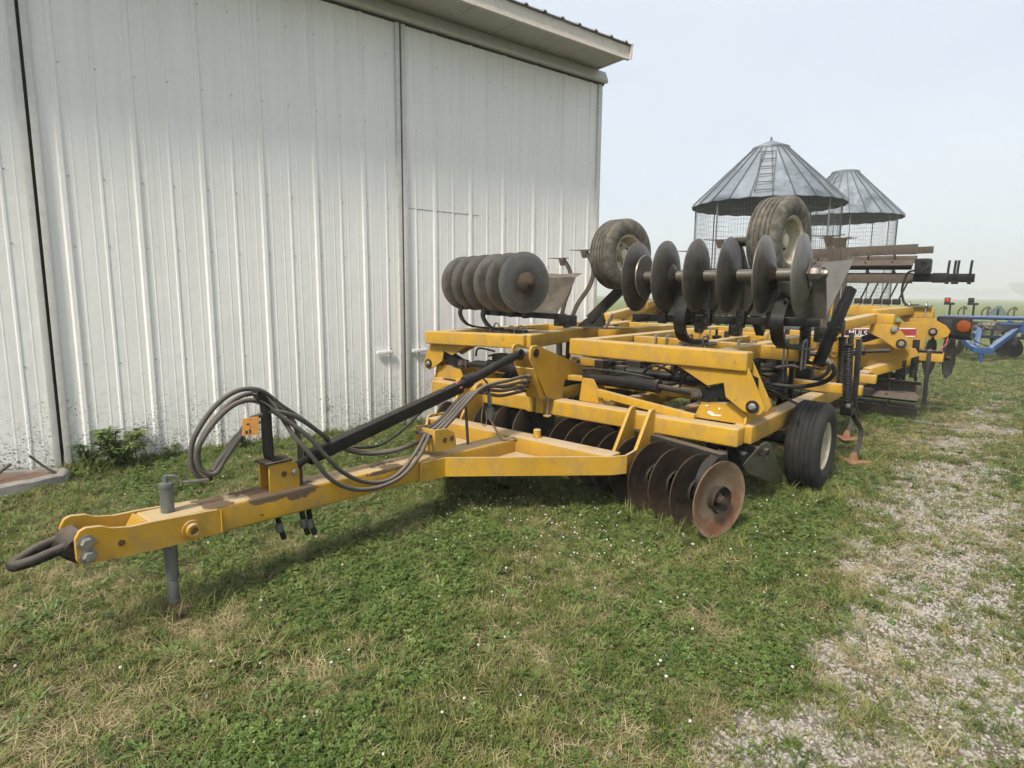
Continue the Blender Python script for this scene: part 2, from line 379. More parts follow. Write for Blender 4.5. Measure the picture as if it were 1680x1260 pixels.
nx, ny = len(gxs), len(gys)
idx = np.arange(nx * ny).reshape(ny, nx)
quads = np.stack([idx[:-1, :-1].ravel(), idx[:-1, 1:].ravel(), idx[1:, 1:].ravel(), idx[1:, :-1].ravel()], 1)
gme = bpy.data.meshes.new('ground'); gme.vertices.add(nx * ny); gme.vertices.foreach_set('co', np.stack([gx, gy, hz], 1).astype(np.float32).ravel())
gme.loops.add(quads.size); gme.loops.foreach_set('vertex_index', quads.astype(np.int32).ravel()); gme.polygons.add(len(quads))
gme.polygons.foreach_set('loop_start', (np.arange(len(quads)) * 4).astype(np.int32)); gme.polygons.foreach_set('loop_total', np.full(len(quads), 4, np.int32))
gme.update(); gme.validate()
for nm, arr in (('gravel', gravel_w(gx, gy) * near), ('dry', dry_w(gx, gy)), ('bare', bare_w(gx, gy))):
    at = gme.attributes.new(nm, 'FLOAT', 'POINT'); at.data.foreach_set('value', arr.astype(np.float32))
def ground_z(x, y):
    """height of the modelled ground sheet"""
    x = np.asarray(x, float); y = np.asarray(y, float)
    nr = np.clip(1.3 - np.hypot(x + 2, y - 5) / 30, 0, 1)
    return gz(x, y) + nr * ((fbm(x, y, 3.2, 61) - .5) * .028 + (fbm(x, y, .6, 62) - .5) * .03)
mt, N, L, B = mat('lawn soil and gravel'); co = objco(N)
def attr(N, nm):
    a = N.new('ShaderNodeAttribute'); a.attribute_name = nm; return a.outputs['Fac']
soil = mix(N, L, noise(N, L, 30, 6, .7, co), (.032, .025, .016), (.10, .077, .05))
turf = mix(N, L, noise(N, L, 18, 6, .75, co), (.018, .027, .008), (.07, .085, .026))
c = mix(N, L, ramp(N, L, noise(N, L, 7, 6, .7, co), .38, .6), turf, soil)
straw = mix(N, L, noise(N, L, 60, 4, .7, co), (.14, .11, .06), (.34, .28, .16))
c = mix(N, L, mth(N, L, 'MULTIPLY', attr(N, 'dry'), .8), c, straw)
vor = N.new('ShaderNodeTexVoronoi'); vor.inputs['Scale'].default_value = 55; L.new(co, vor.inputs['Vector'])
peb = mix(N, L, vor.outputs['Color'], (.17, .155, .135), (.46, .435, .40), 'MIX')
dirt = mix(N, L, noise(N, L, 25, 5, .7, co), (.075, .058, .042), (.17, .135, .10))
grv = mix(N, L, ramp(N, L, noise(N, L, 6, 6, .7, co), .42, .66), dirt, peb)
c = mix(N, L, ramp(N, L, attr(N, 'gravel'), .25, .7), c, grv)
# far field: the sheet alone carries the colour where blades are too far to see
dist = N.new('ShaderNodeVectorMath'); dist.operation = 'LENGTH'; L.new(co, dist.inputs[0])
farc = mix(N, L, ramp(N, L, noise(N, L, .35, 5, .6, co), .35, .65), (.10, .135, .028), (.19, .20, .065))
farc = mix(N, L, ramp(N, L, noise(N, L, 3.0, 5, .7, co), .45, .75), farc, (.075, .11, .025))
c = mix(N, L, ramp(N, L, mth(N, L, 'MULTIPLY', dist.outputs['Value'], .02), .28, .55), c, farc)
L.new(c, B.inputs['Base Color']); B.inputs['Roughness'].default_value = .95; B.inputs['Specular IOR Level'].default_value = .1
bump(N, L, B, mth(N, L, 'ADD', vor.outputs['Distance'], noise(N, L, 40, 5, .7, co)), .6, .02)
finish(gme, mt); gme.shade_smooth()
tag(link('ground', gme), kind='structure')

# ------------------------------------------------------------------ lawn plants: prototypes and scattering
def leafmat(name, a, b, trans=.28, rough=.55, tip=None):
    mt, N, L, B = mat(name); oi = N.new('ShaderNodeObjectInfo'); co = objco(N)
    c = mix(N, L, oi.outputs['Random'], a, b)
    if tip: c = mix(N, L, ramp(N, L, mth(N, L, 'FRACT', mth(N, L, 'MULTIPLY', oi.outputs['Random'], 37.7)), .72, .95), c, tip)
    L.new(c, B.inputs['Base Color']); B.inputs['Roughness'].default_value = rough; B.inputs['Specular IOR Level'].default_value = .25
    tr = N.new('ShaderNodeBsdfTranslucent'); L.new(c, tr.inputs['Color']); ms = N.new('ShaderNodeMixShader'); ms.inputs[0].default_value = trans
    out = N['Material Output']; L.new(B.outputs[0], ms.inputs[1]); L.new(tr.outputs[0], ms.inputs[2]); L.new(ms.outputs[0], out.inputs['Surface'])
    return mt
M['grass'] = leafmat('grass blades', (.085, .122, .026), (.245, .27, .080), tip=(.38, .33, .16))
M['clover'] = leafmat('clover leaves', (.058, .105, .024), (.155, .215, .055), .2, .42)
M['weed'] = leafmat('broad weed leaves', (.07, .12, .03), (.16, .22, .06), .2, .42)
M['straw'] = leafmat('dry straw', (.30, .24, .13), (.50, .42, .25), .2, .8)
M['petal'] = leafmat('white clover heads', (.55, .54, .46), (.74, .74, .68), .2, .8)
M['stone'] = metalmat('pale limestone', (.24, .22, .192), (.49, .465, .425), .9, 0, 30, (.17, .125, .085), .6, .3)
M['stem'] = leafmat('stems', (.05, .08, .02), (.09, .11, .035), .1)
proto = bpy.data.collections.new('lawn plants')
def mkproto(name, v, f, mats, fm=None, smooth=False):
    me = bpy.data.meshes.new(name); me.from_pydata([tuple(p) for p in v], [], f); me.update()
    for q in mats: me.materials.append(q)
    if fm: me.polygons.foreach_set('material_index', fm)
    if smooth: me.shade_smooth()
    o = bpy.data.objects.new(name, me); proto.objects.link(o); return o
def blade(v, f, base, az, h, w, lean, seg=3):
    i0 = len(v); d = Vector((math.cos(az), math.sin(az), 0)); s = Vector((-d.y, d.x, 0))
    for k in range(seg + 1):
        t = k / seg; c = Vector(base) + d * (lean * h * t * t) + Vector((0, 0, h * (t - .35 * lean * t * t)))
        ww = w * (1 - t ** 2.2) * .5
        if k == seg: v.append(c)
        else: v.append(c + s * ww); v.append(c - s * ww)
    for k in range(seg):
        a = i0 + 2 * k
        f.append((a, a + 1, a + 2) if k == seg - 1 else (a, a + 1, a + 3, a + 2))
def tuft(nm, n, hmin, hmax, w, spread, lean, material):
    v, f = [], []
    for _ in range(n):
        a = random.uniform(0, 6.283); r = spread * math.sqrt(random.random())
        blade(v, f, (r * math.cos(a), r * math.sin(a), -.005), random.uniform(0, 6.283), random.uniform(hmin, hmax), w * random.uniform(.7, 1.3), random.uniform(*lean))
    return mkproto(nm, v, f, [material])
def leaf(v, f, base, az, elev, ln, w, droop=.3, seg=3, lobes=False):
    i0 = len(v); d = Vector((math.cos(az), math.sin(az), 0)); s = Vector((-d.y, d.x, 0))
    prof = [.25, .85, 1, .55, .0] if not lobes else [.2, .75, .4, 1, .5, .85, 0]
    n = len(prof)
    for k, wd in enumerate(prof):
        t = k / (n - 1); c = Vector(base) + d * (ln * t * math.cos(elev)) + Vector((0, 0, ln * (t * math.sin(elev) - droop * t * t)))
        if k == n - 1: v.append(c)
        else:
            v.append(c + s * w * wd * .5 + Vector((0, 0, .12 * w))); v.append(c - Vector((0, 0, .0))); v.append(c - s * w * wd * .5 + Vector((0, 0, .12 * w)))
    for k in range(n - 1):
        a = i0 + 3 * k
        if k == n - 2: f.append((a, a + 1, a + 3)); f.append((a + 1, a + 2, a + 3))
        else: f.append((a, a + 1, a + 4, a + 3)); f.append((a + 1, a + 2, a + 5, a + 4))
def clover(nm, n, spread, hmin, hmax, sz):
    v, f = [], []
    for _ in range(n):
        a = random.uniform(0, 6.283); r = spread * math.sqrt(random.random()); h = random.uniform(hmin, hmax)
        c = Vector((r * math.cos(a), r * math.sin(a), h)); az = random.uniform(0, 6.283); tl = Vector((random.uniform(-.35, .35), random.uniform(-.35, .35), 0))
        for q in range(3):
            b = az + q * 2.094; d = Vector((math.cos(b), math.sin(b), 0)); s = Vector((-d.y, d.x, 0)); L_ = sz * random.uniform(.85, 1.15)
            pts = [c, c + d * L_ * .6 + s * L_ * .45, c + d * L_ * 1.05 + s * L_ * .25, c + d * L_ * 1.05 - s * L_ * .25, c + d * L_ * .6 - s * L_ * .45]
            i0 = len(v); v.extend([p + Vector((0, 0, (p - c).dot(tl) + .1 * L_ * random.random())) for p in pts]); f.append(tuple(range(i0, i0 + 5)))
        i0 = len(v); v.extend([c, Vector((c.x * .7 + .0012, c.y * .7, -.004)), Vector((c.x * .7 - .0012, c.y * .7, -.004))]); f.append((i0, i0 + 1, i0 + 2))
    return mkproto(nm, v, f, [M['clover']])
def rosette(nm, n, ln, w, lobes):
    v, f = [], []
    for q in range(n):
        leaf(v, f, (0, 0, .004), q * 6.283 / n + random.uniform(-.3, .3), random.uniform(.15, .9), ln * random.uniform(.6, 1.1), w * random.uniform(.8, 1.2), random.uniform(.1, .45), lobes=lobes)
    return mkproto(nm, v, f, [M['weed']])
ICO = None
def ico(sub=1):
    bm = bmesh.new(); bmesh.ops.create_icosphere(bm, subdivisions=sub, radius=1)
    v = [x.co.copy() for x in bm.verts]; f = [tuple(q.index for q in fc.verts) for fc in bm.faces]; bm.free(); return v, f
def stone(nm):
    v, f = ico(1); sx, sy, sz_ = random.uniform(.8, 1.3), random.uniform(.7, 1.1), random.uniform(.4, .75)
    v = [Vector((p.x * sx, p.y * sy, p.z * sz_)) * random.uniform(.75, 1.15) * .011 for p in v]
    return mkproto(nm, v, f, [M['stone']])
def flower(nm, h):
    v, f = ico(1); v = [Vector((p.x * .0095, p.y * .0095, p.z * .0085 + h)) for p in v]; fm = [0] * len(f)
    i0 = len(v); v += [Vector((.0012, 0, 0)), Vector((-.0012, 0, 0)), Vector((0, 0, h))]; f.append((i0, i0 + 1, i0 + 2)); fm.append(1)
    return mkproto(nm, v, f, [M['petal'], M['stem']], fm)
# alphabetical order fixes the index of each prototype
tuft('a0 tuft', 16, .025, .06, .0042, .04, (.3, 1.3), M['grass']); tuft('a1 tuft', 16, .02, .05, .0045, .045, (.5, 1.6), M['grass'])
tuft('a2 tuft', 14, .035, .085, .0045, .035, (.3, 1.2), M['grass']); tuft('a3 tall tuft', 22, .06, .15, .006, .05, (.3, 1.1), M['grass'])
clover('b0 clover', 12, .055, .012, .040, .0115); clover('b1 clover', 14, .065, .010, .034, .0105); clover('b2 clover', 10, .05, .015, .05, .0130)
rosette('c0 weed', 8, .085, .022, True); rosette('c1 weed', 7, .065, .03, False); rosette('c2 weed', 9, .11, .026, True)
tuft('d0 straw', 18, .02, .055, .0032, .06, (1.2, 2.4), M['straw']); tuft('d1 straw', 16, .03, .08, .003, .06, (1.0, 2.4), M['straw'])
flower('e0 flower', .045); flower('e1 flower', .065)
for q in range(4): stone('f%d stone' % q)

def scatter(name, label, cat, pts, which, smin, smax, tilt=.25):
    x, y = pts[:, 0], pts[:, 1]; n = len(x)
    me = bpy.data.meshes.new(name); me.vertices.add(n)
    me.vertices.foreach_set('co', np.stack([x, y, ground_z(x, y)], 1).astype(np.float32).ravel())
    a = me.attributes.new('idx', 'INT', 'POINT'); a.data.foreach_set('value', rng.choice(which, n).astype(np.int32))
    a = me.attributes.new('rot', 'FLOAT_VECTOR', 'POINT')
    a.data.foreach_set('vector', np.stack([rng.normal(0, tilt, n), rng.normal(0, tilt, n), rng.uniform(0, 6.283, n)], 1).astype(np.float32).ravel())
    a = me.attributes.new('scl', 'FLOAT', 'POINT'); a.data.foreach_set('value', rng.uniform(smin, smax, n).astype(np.float32))
    o = link(name, me); tag(o, label, cat, kind='stuff')
    ng = bpy.data.node_groups.new(name, 'GeometryNodeTree')
    ng.interface.new_socket('Geometry', in_out='INPUT', socket_type='NodeSocketGeometry'); ng.interface.new_socket('Geometry', in_out='OUTPUT', socket_type='NodeSocketGeometry')
    gi = ng.nodes.new('NodeGroupInput'); go = ng.nodes.new('NodeGroupOutput'); ip = ng.nodes.new('GeometryNodeInstanceOnPoints')
    ci = ng.nodes.new('GeometryNodeCollectionInfo'); ci.inputs['Collection'].default_value = proto; ci.inputs['Separate Children'].default_value = True; ci.inputs['Reset Children'].default_value = True
    def na(nm, t):
        q = ng.nodes.new('GeometryNodeInputNamedAttribute'); q.data_type = t; q.inputs['Name'].default_value = nm; return q.outputs['Attribute']
    ng.links.new(gi.outputs[0], ip.inputs['Points']); ng.links.new(ci.outputs[0], ip.inputs['Instance']); ip.inputs['Pick Instance'].default_value = True
    ng.links.new(na('idx', 'INT'), ip.inputs['Instance Index']); ng.links.new(na('rot', 'FLOAT_VECTOR'), ip.inputs['Rotation']); ng.links.new(na('scl', 'FLOAT'), ip.inputs['Scale'])
    ng.links.new(ip.outputs[0], go.inputs[0])
    md = o.modifiers.new('scatter', 'NODES'); md.node_group = ng
    return o
WALL_A = Vector((-6.057, 5.206, 0)); WANG = R(13)       # foot of the barn wall and its direction in plan
WD = Vector((math.sin(WANG), math.cos(WANG), 0)); WN = Vector((WD.y, -WD.x, 0))
def yard_points(n_per, far_decay, x0=-7.6, x1=3.6, y0=-.6, y1=30):
    """random spots over the yard in front of the barn, thinner with distance from the foreground"""
    area = (x1 - x0) * (y1 - y0); n = int(area * n_per)
    x = rng.uniform(x0, x1, n); y = rng.uniform(y0, y1, n)
    d = np.hypot(x, y); keep = rng.random(n) < np.clip((4.5 / np.maximum(d, .1)) ** far_decay, 0, 1)
    keep &= ((x - WALL_A.x) * WN.x + (y - WALL_A.y) * WN.y) > .03
    keep &= ((x + 6.75) / .5) ** 2 + ((y - .8) / .8) ** 2 > 1
    return np.stack([x[keep], y[keep]], 1)
p = yard_points(1750, 1.35); gw = gravel_w(p[:, 0], p[:, 1]); dw = dry_w(p[:, 0], p[:, 1]); bw = bare_w(p[:, 0], p[:, 1])
cl = np.clip((fbm(p[:, 0], p[:, 1], 1.1, 81) - .42) * 4, .05, 1)
u = rng.random(len(p)); dens = (1 - .70 * gw) * (1 - .6 * dw) * (1 - .72 * bw)
g = p[u < dens * (.8 - .38 * cl)]
scatter('lawn_grass', 'short mown green grass covering the yard', 'grass', g, [0, 1, 0, 1, 2], .65, 1.12)
p = yard_points(1080, 1.35); gw = gravel_w(p[:, 0], p[:, 1]); dw = dry_w(p[:, 0], p[:, 1]); bw = bare_w(p[:, 0], p[:, 1]); u = rng.random(len(p))
cl = np.clip((fbm(p[:, 0], p[:, 1], 1.1, 81) - .40) * 4, .06, 1)
scatter('lawn_clover', 'low clover leaves growing through the lawn', 'clover', p[u < (1 - .97 * gw) * (1 - .75 * dw) * (1 - .5 * bw) * cl], [4, 5, 6], .68, 1.08)
p = yard_points(160, 1.0); gw = gravel_w(p[:, 0], p[:, 1]); u = rng.random(len(p)); wd = np.clip((fbm(p[:, 0], p[:, 1], 1.6, 91) - .42) * 4, .05, 1) * np.clip(1.25 - (p[:, 1] - .5) / 7, .12, 1)
scatter('lawn_weeds', 'broad leaved weed rosettes scattered over the lawn and lane', 'weeds', p[u < wd * (1 - .55 * gw) * .6], [7, 8, 9], .5, .95)
p = yard_points(70, 1.0); gw = gravel_w(p[:, 0], p[:, 1]); u = rng.random(len(p)); wd = np.clip((fbm(p[:, 0], p[:, 1], 2.6, 95) - .5) * 5, 0, 1)
scatter('grass_tussocks', 'taller grass tussocks standing out of the lawn', 'grass', p[u < wd * (1 - .5 * gw)], [3, 2], .5, .9)
ex = []                                              # uncut grass hugging the wheels, jack, blades and barn foot
for (x, y, r, n) in ((-3.4, 1.26, .16, 40), (-1.34, 5.95, .42, 170), (-2.05, 6.0, .42, 80), (-1.55, 4.3, .26, 60), (-1.95, 4.45, .4, 90), (-1.1, 7.2, .3, 50), (-2.9, 4.6, .8, 160), (-3.4, 5.4, 1.2, 220)):
    a = rng.uniform(0, 6.283, n); q = r * np.sqrt(rng.random(n)); ex.append(np.stack([x + q * np.cos(a), y + q * np.sin(a)], 1))
s_ = rng.uniform(-5.5, 5, 900); n_ = .03 + np.abs(rng.normal(0, .07, 900)); n_ = n_[fbm(s_, s_ * 0, 1.3, 120) > .42]; s_ = s_[:len(n_)]
ex.append(np.stack([WALL_A.x + WD.x * s_ + WN.x * n_, WALL_A.y + WD.y * s_ + WN.y * n_], 1))
scatter('uncut_grass', 'longer uncut grass around the wheels, the jack and along the barn foot', 'grass', np.concatenate(ex), [2, 3, 3], .6, 1.15)
p = yard_points(900, 1.3); dw = dry_w(p[:, 0], p[:, 1]); gw = gravel_w(p[:, 0], p[:, 1]); u = rng.random(len(p))
scatter('dry_grass', 'straw coloured dry grass lying in patches', 'dry grass', p[u < np.clip(dw * .8 + .06 + .25 * gw * (1 - gw) * 4 * .4, 0, 1) * (1 - .6 * gw)], [10, 11], .6, 1.1)
p = yard_points(130, .9, y1=34); gw = gravel_w(p[:, 0], p[:, 1]); u = rng.random(len(p)); fl = np.clip((fbm(p[:, 0], p[:, 1], .55, 101) - .40) * 4, .04, 1) * np.clip((p[:, 1] - 1.6) / 1.6, .06, 1)
scatter('clover_flowers', 'tiny white clover flower heads dotted over the lawn', 'flowers', p[u < np.clip(fl + .12, 0, 1) * (1 - gw) * .75 * np.clip((p[:, 1] - .3) / 3, .25, 1)], [12, 13], .5, .9)
p = yard_points(5200, 1.5, x0=-2.6, x1=3.2, y1=15); gw = gravel_w(p[:, 0], p[:, 1]); u = rng.random(len(p))
scatter('gravel_stones', 'pale limestone gravel showing through the lane', 'gravel', p[u < np.clip(gw * .85 + .015 * np.exp(-((p[:, 0] + .6) / 1.0) ** 2), 0, 1)], [14, 15, 16, 17], .25, 1.3, .5)

# ------------------------------------------------------------------ barn
def wl(s, n, z): return WALL_A + WD * s + WN * n + Vector((0, 0, z))
mt, N, L, B = mat('white painted ribbed steel'); geo = N.new('ShaderNodeNewGeometry'); sp = N.new('ShaderNodeSeparateXYZ'); L.new(geo.outputs['Position'], sp.inputs[0])
mp = N.new('ShaderNodeMapping'); mp.inputs['Scale'].default_value = (7, 7, .35); L.new(geo.outputs['Position'], mp.inputs[0])
c = mix(N, L, ramp(N, L, noise(N, L, 1.6, 5, .65, mp.outputs[0]), .3, .75), (.74, .735, .71), (.81, .805, .785))
c = mix(N, L, mth(N, L, 'MULTIPLY', ramp(N, L, noise(N, L, 14, 6, .7, geo.outputs['Position']), .5, .8), .25), c, (.55, .55, .52))
mp2 = N.new('ShaderNodeMapping'); mp2.inputs['Scale'].default_value = (1, 1, 1.5); L.new(geo.outputs['Position'], mp2.inputs[0])
low = ramp(N, L, mth(N, L, 'MULTIPLY', sp.outputs[2], .5), .02, .70, (1, 1, 1, 1), (0, 0, 0, 1))
spk = mth(N, L, 'ADD', noise(N, L, 42, 6, .75, mp2.outputs[0], .3), mth(N, L, 'MULTIPLY', low, mth(N, L, 'MULTIPLY', noise(N, L, 2.2, 4, .7, geo.outputs['Position']), .40)))
c = mix(N, L, ramp(N, L, spk, .715, .76), c, (.10, .095, .08))
spk2 = mth(N, L, 'ADD', noise(N, L, 15, 6, .7, mp2.outputs[0], .3), mth(N, L, 'MULTIPLY', low, .2))
c = mix(N, L, mth(N, L, 'MULTIPLY', ramp(N, L, spk2, .66, .95), .8), c, (.33, .31, .26))
L.new(c, B.inputs['Base Color']); B.inputs['Roughness'].default_value = .5; B.inputs['Specular IOR Level'].default_value = .3
bump(N, L, B, mth(N, L, 'ADD', noise(N, L, 1.7, 3, .55, geo.outputs['Position']), mth(N, L, 'MULTIPLY', noise(N, L, 7, 3, .6, geo.outputs['Position']), .3)), .22, .05)
M['wall'] = mt
M['trim'] = plain('white trim steel', (.62, .61, .58), .45)
M['gap'] = plain('dark door gap', (.03, .025, .022), .9)
M['soffit'] = plain('soffit steel', (.52, .52, .48), .5)
M['roofing'] = painted('weathered roof steel', (.30, .31, .31), (.24, .24, .24), dust=(.25, .22, .18), dust_amt=.4, chip_at=.8)
M['fascia'] = plain('fascia steel', (.66, .6, .53), .5)
barn = empty('barn', tuple(WALL_A))
tag(barn, 'tall white ribbed steel barn with sliding doors and wide eave', 'barn')
BI = Matrix.Translation(-WALL_A)
def barn_part(o, par=None):
    o.data.transform(BI); o.parent = par or barn; return o
def rib_profile(width, n_rib, major0=0):
    """plan section of ribbed sheet: a tall rib, then a low one, with two faint stiffeners between"""
    pts = [(0, 0)]; pitch = width / n_rib
    for k in range(n_rib):
        s = k * pitch + pitch * .5; big = (k + major0) % 2 == 0
        h, w0, w1 = (.016, .034, .016) if big else (.007, .018, .008)
        for q in (-.30, ): pts += [(s + q * pitch - .010, 0), (s + q * pitch - .004, .0018), (s + q * pitch + .004, .0018), (s + q * pitch + .010, 0)]
        pts += [(s - w0, 0), (s - w1, h), (s + w1, h), (s + w0, 0)]
        for q in (.30, ): pts += [(s + q * pitch - .010, 0), (s + q * pitch - .004, .0018), (s + q * pitch + .004, .0018), (s + q * pitch + .010, 0)]
    pts.append((width, 0)); return pts
def ribbed_panel(name, s0, width, n_rib, z0, z1, off, par, major0=0, seams=()):
    prof = rib_profile(width - .001, n_rib, major0); zs = [z0] + list(seams) + [z1]; v, f = [], []; k = len(prof)
    lay = []
    for i, z in enumerate(zs):
        lay.append((z, 0 if i == 0 else 0))
    for (z, e) in lay:
        for (s, h) in prof: v.append(wl(s0 + .0005 + s, off + h, z))
    for i in range(len(lay) - 1):
        for q in range(k - 1): f.append((i * k + q, i * k + q + 1, (i + 1) * k + q + 1, (i + 1) * k + q))
    o = from_lists(name, v, f, M['wall']); return barn_part(o, par)
def wbox(name, s0, s1, n0, n1, z0, z1, material, par=None, bev=.004):
    rot = Matrix((WD, -WN, Vector((0, 0, 1)))).transposed()
    o = box(name, wl((s0 + s1) / 2, (n0 + n1) / 2, (z0 + z1) / 2), (s1 - s0, n1 - n0, z1 - z0), material, None, bev, rot); return barn_part(o, par)
DOOR_TOP = 4.93
doors = []
for (s0, s1, n, off, mj) in ((-6.75, -3.648, 3, .0, 1), (-3.622, -.014, 4, .012, 0), (.012, 3.43, 4, .012, 1)):
    d = empty('sliding_door', (0, 0, 0), (0, 0, 0), barn); doors.append(d)
    pw = (s1 - s0 - .10) / n
    for i in range(n):
        ribbed_panel('steel_panel', s0 + .05 + i * pw, pw, 3, .0, DOOR_TOP, off, d, mj + i * 3)
    for a in (s0, s1 - .055):
        wbox('edge_trim', a, a + .055, off - .02, off + .034, -.02, DOOR_TOP, M['trim'], d)
    v, f = [], []                                    # screw heads in rows along the girts
    iv, iff = ico(0) if False else ico(1)
    for zrow in (.35, 1.05, 2.15, 2.78, 3.75, 4.55):
        for i in range(n * 3):
            ss = s0 + .05 + (i + .5) * pw / 3 + .03; big = ((i + mj) % 2 == 0); b = wl(ss + (.012 if big else -.006), off + .004, zrow + random.uniform(-.008, .008)); i0 = len(v)
            v += [b + q * .0065 for q in iv]; f += [tuple(i0 + w for w in q) for q in iff]
    tag(barn_part(from_lists('panel_screws', v, f, M['galv']), d), kind='stuff')
# lap seam of the patched panels on the right door
wbox('lap_seam', .07, 1.16, .012, .0165, 2.7965, 2.80, M['gap'], doors[2], 0)
for ss in (-.42, .075):                               # recessed pulls either side of the centre gap
    rot = Matrix((WD, -WN, Vector((0, 0, 1)))).transposed()
    dd = doors[1] if ss < 0 else doors[2]
    o = box('door_pull', wl(ss + .13, .045, 1.0), (.22, .03, .045), M['white'], None, .012, rot); barn_part(o, dd)
for ss in (-3.637, -.003): wbox('door_gap', ss - .03, ss + .032, -.05, -.015, -.1, DOOR_TOP, M['gap'])
wbox('wall_core', -9, 3.44, -.25, -.055, -.3, 5.15, M['gap'], None, 0)
wbox('corner_trim', 3.432, 3.47, -.10, .03, -.2, DOOR_TOP + .03, M['trim'])
# door track cover, soffit, fascia and roof
wbox('track_gap', -9, 3.50, -.03, .03, DOOR_TOP + .002, DOOR_TOP + .03, M['gap'], None, 0)
o = plate('track_cover', [wl(-9, .035, DOOR_TOP + .03), wl(-9, .10, DOOR_TOP + .035), wl(-9, .06, DOOR_TOP + .20), wl(-9, .0, DOOR_TOP + .20)], .01, M['soffit'])
bpy.data.objects.remove(o)
def prism(name, sec, s0, s1, material, par=None):
    k = len(sec); v = [wl(s0, a, b) for a, b in sec] + [wl(s1, a, b) for a, b in sec]
    f = [tuple(range(k))[::-1], tuple(range(k, 2 * k))] + [(i, (i + 1) % k, k + (i + 1) % k, k + i) for i in range(k)]
    bm = bmesh.new(); bv = [bm.verts.new(q) for q in v]
    for q in f: bm.faces.new([bv[i] for i in q])
    fix_normals(bm); me = bpy.data.meshes.new(name); bm.to_mesh(me); bm.free(); finish(me, material); o = link(name, me); return barn_part(o, par)
prism('track_cover', [(-.02, DOOR_TOP + .03), (.10, DOOR_TOP + .02), (.115, DOOR_TOP + .05), (.055, DOOR_TOP + .19), (-.02, DOOR_TOP + .19)], -9, 3.50, M['soffit'])
SZ = DOOR_TOP + .20
for i in range(20):                                   # soffit boards
    a = -9 + i * .647; prism('soffit_panel', [(-.1, SZ + .004), (.60, SZ + .004), (.60, SZ + .014), (-.1, SZ + .014)], a + .004, min(a + .643, 3.36), M['soffit'])
prism('soffit_backing', [(-.1, SZ + .016), (.60, SZ + .016), (.60, SZ + .03), (-.1, SZ + .03)], -9, 3.355, M['gap'])
prism('fascia_board', [(.60, SZ - .02), (.645, SZ - .02), (.645, SZ + .02), (.625, SZ + .03), (.625, SZ + .17), (.60, SZ + .17)], -9, 3.38, M['fascia'])
rise = 4 / 12
for i in range(15):                                   # roof sheets with standing ribs, eave to ridge
    a = -9.45 + i * .92; wdt = .916; n = 3; pts = []
    for k in range(n):
        s = (k + .5) * wdt / n; pts += [(s - .035, 0), (s - .015, .024), (s + .015, .024), (s + .035, 0)]
    pts = [(0, 0)] + pts + [(wdt, 0)]
    a1 = a
    if a + wdt > 3.6: continue
    v, f = [], []
    for (nn, zz) in ((.67, SZ + .185), (-6.0, SZ + .185 + 6.67 * rise)):
        for (s, h) in pts: v.append(wl(a1 + s, nn, zz + h))
    for (nn, zz) in ((.67, SZ + .175), (-6.0, SZ + .175 + 6.67 * rise)):
        for (s, h) in pts: v.append(wl(a1 + s, nn, zz + h))
    k = len(pts)
    for q in range(k - 1):
        f.append((q, q + 1, k + q + 1, k + q)); f.append((2 * k + q, 3 * k + q, 3 * k + q + 1, 2 * k + q + 1)); f.append((q, 2 * k + q, 2 * k + q + 1, q + 1))
    barn_part(from_lists('roof_sheet', v, f, M['roofing']))
prism('rake_trim', [(.66, SZ - .015), (.67, SZ + .20), (-6.0, SZ + .20 + 6.67 * rise), (-6.0, SZ + .0 + 6.67 * rise)], 3.382, 3.41, M['fascia'])
prism('gable_wall', [(-.25, -.3), (-.25, 5.1), (-6.0, 5.1 + 5.75 * rise), (-12, 5.1), (-12, -.3)], 3.36, 3.40, M['trim'])
prism('far_roof', [(-6.0, SZ + .185 + 6.67 * rise), (-12.7, SZ + .185), (-12.7, SZ + .16), (-6.0, SZ + .16 + 6.67 * rise)], -9, 3.38, M['roofing'])

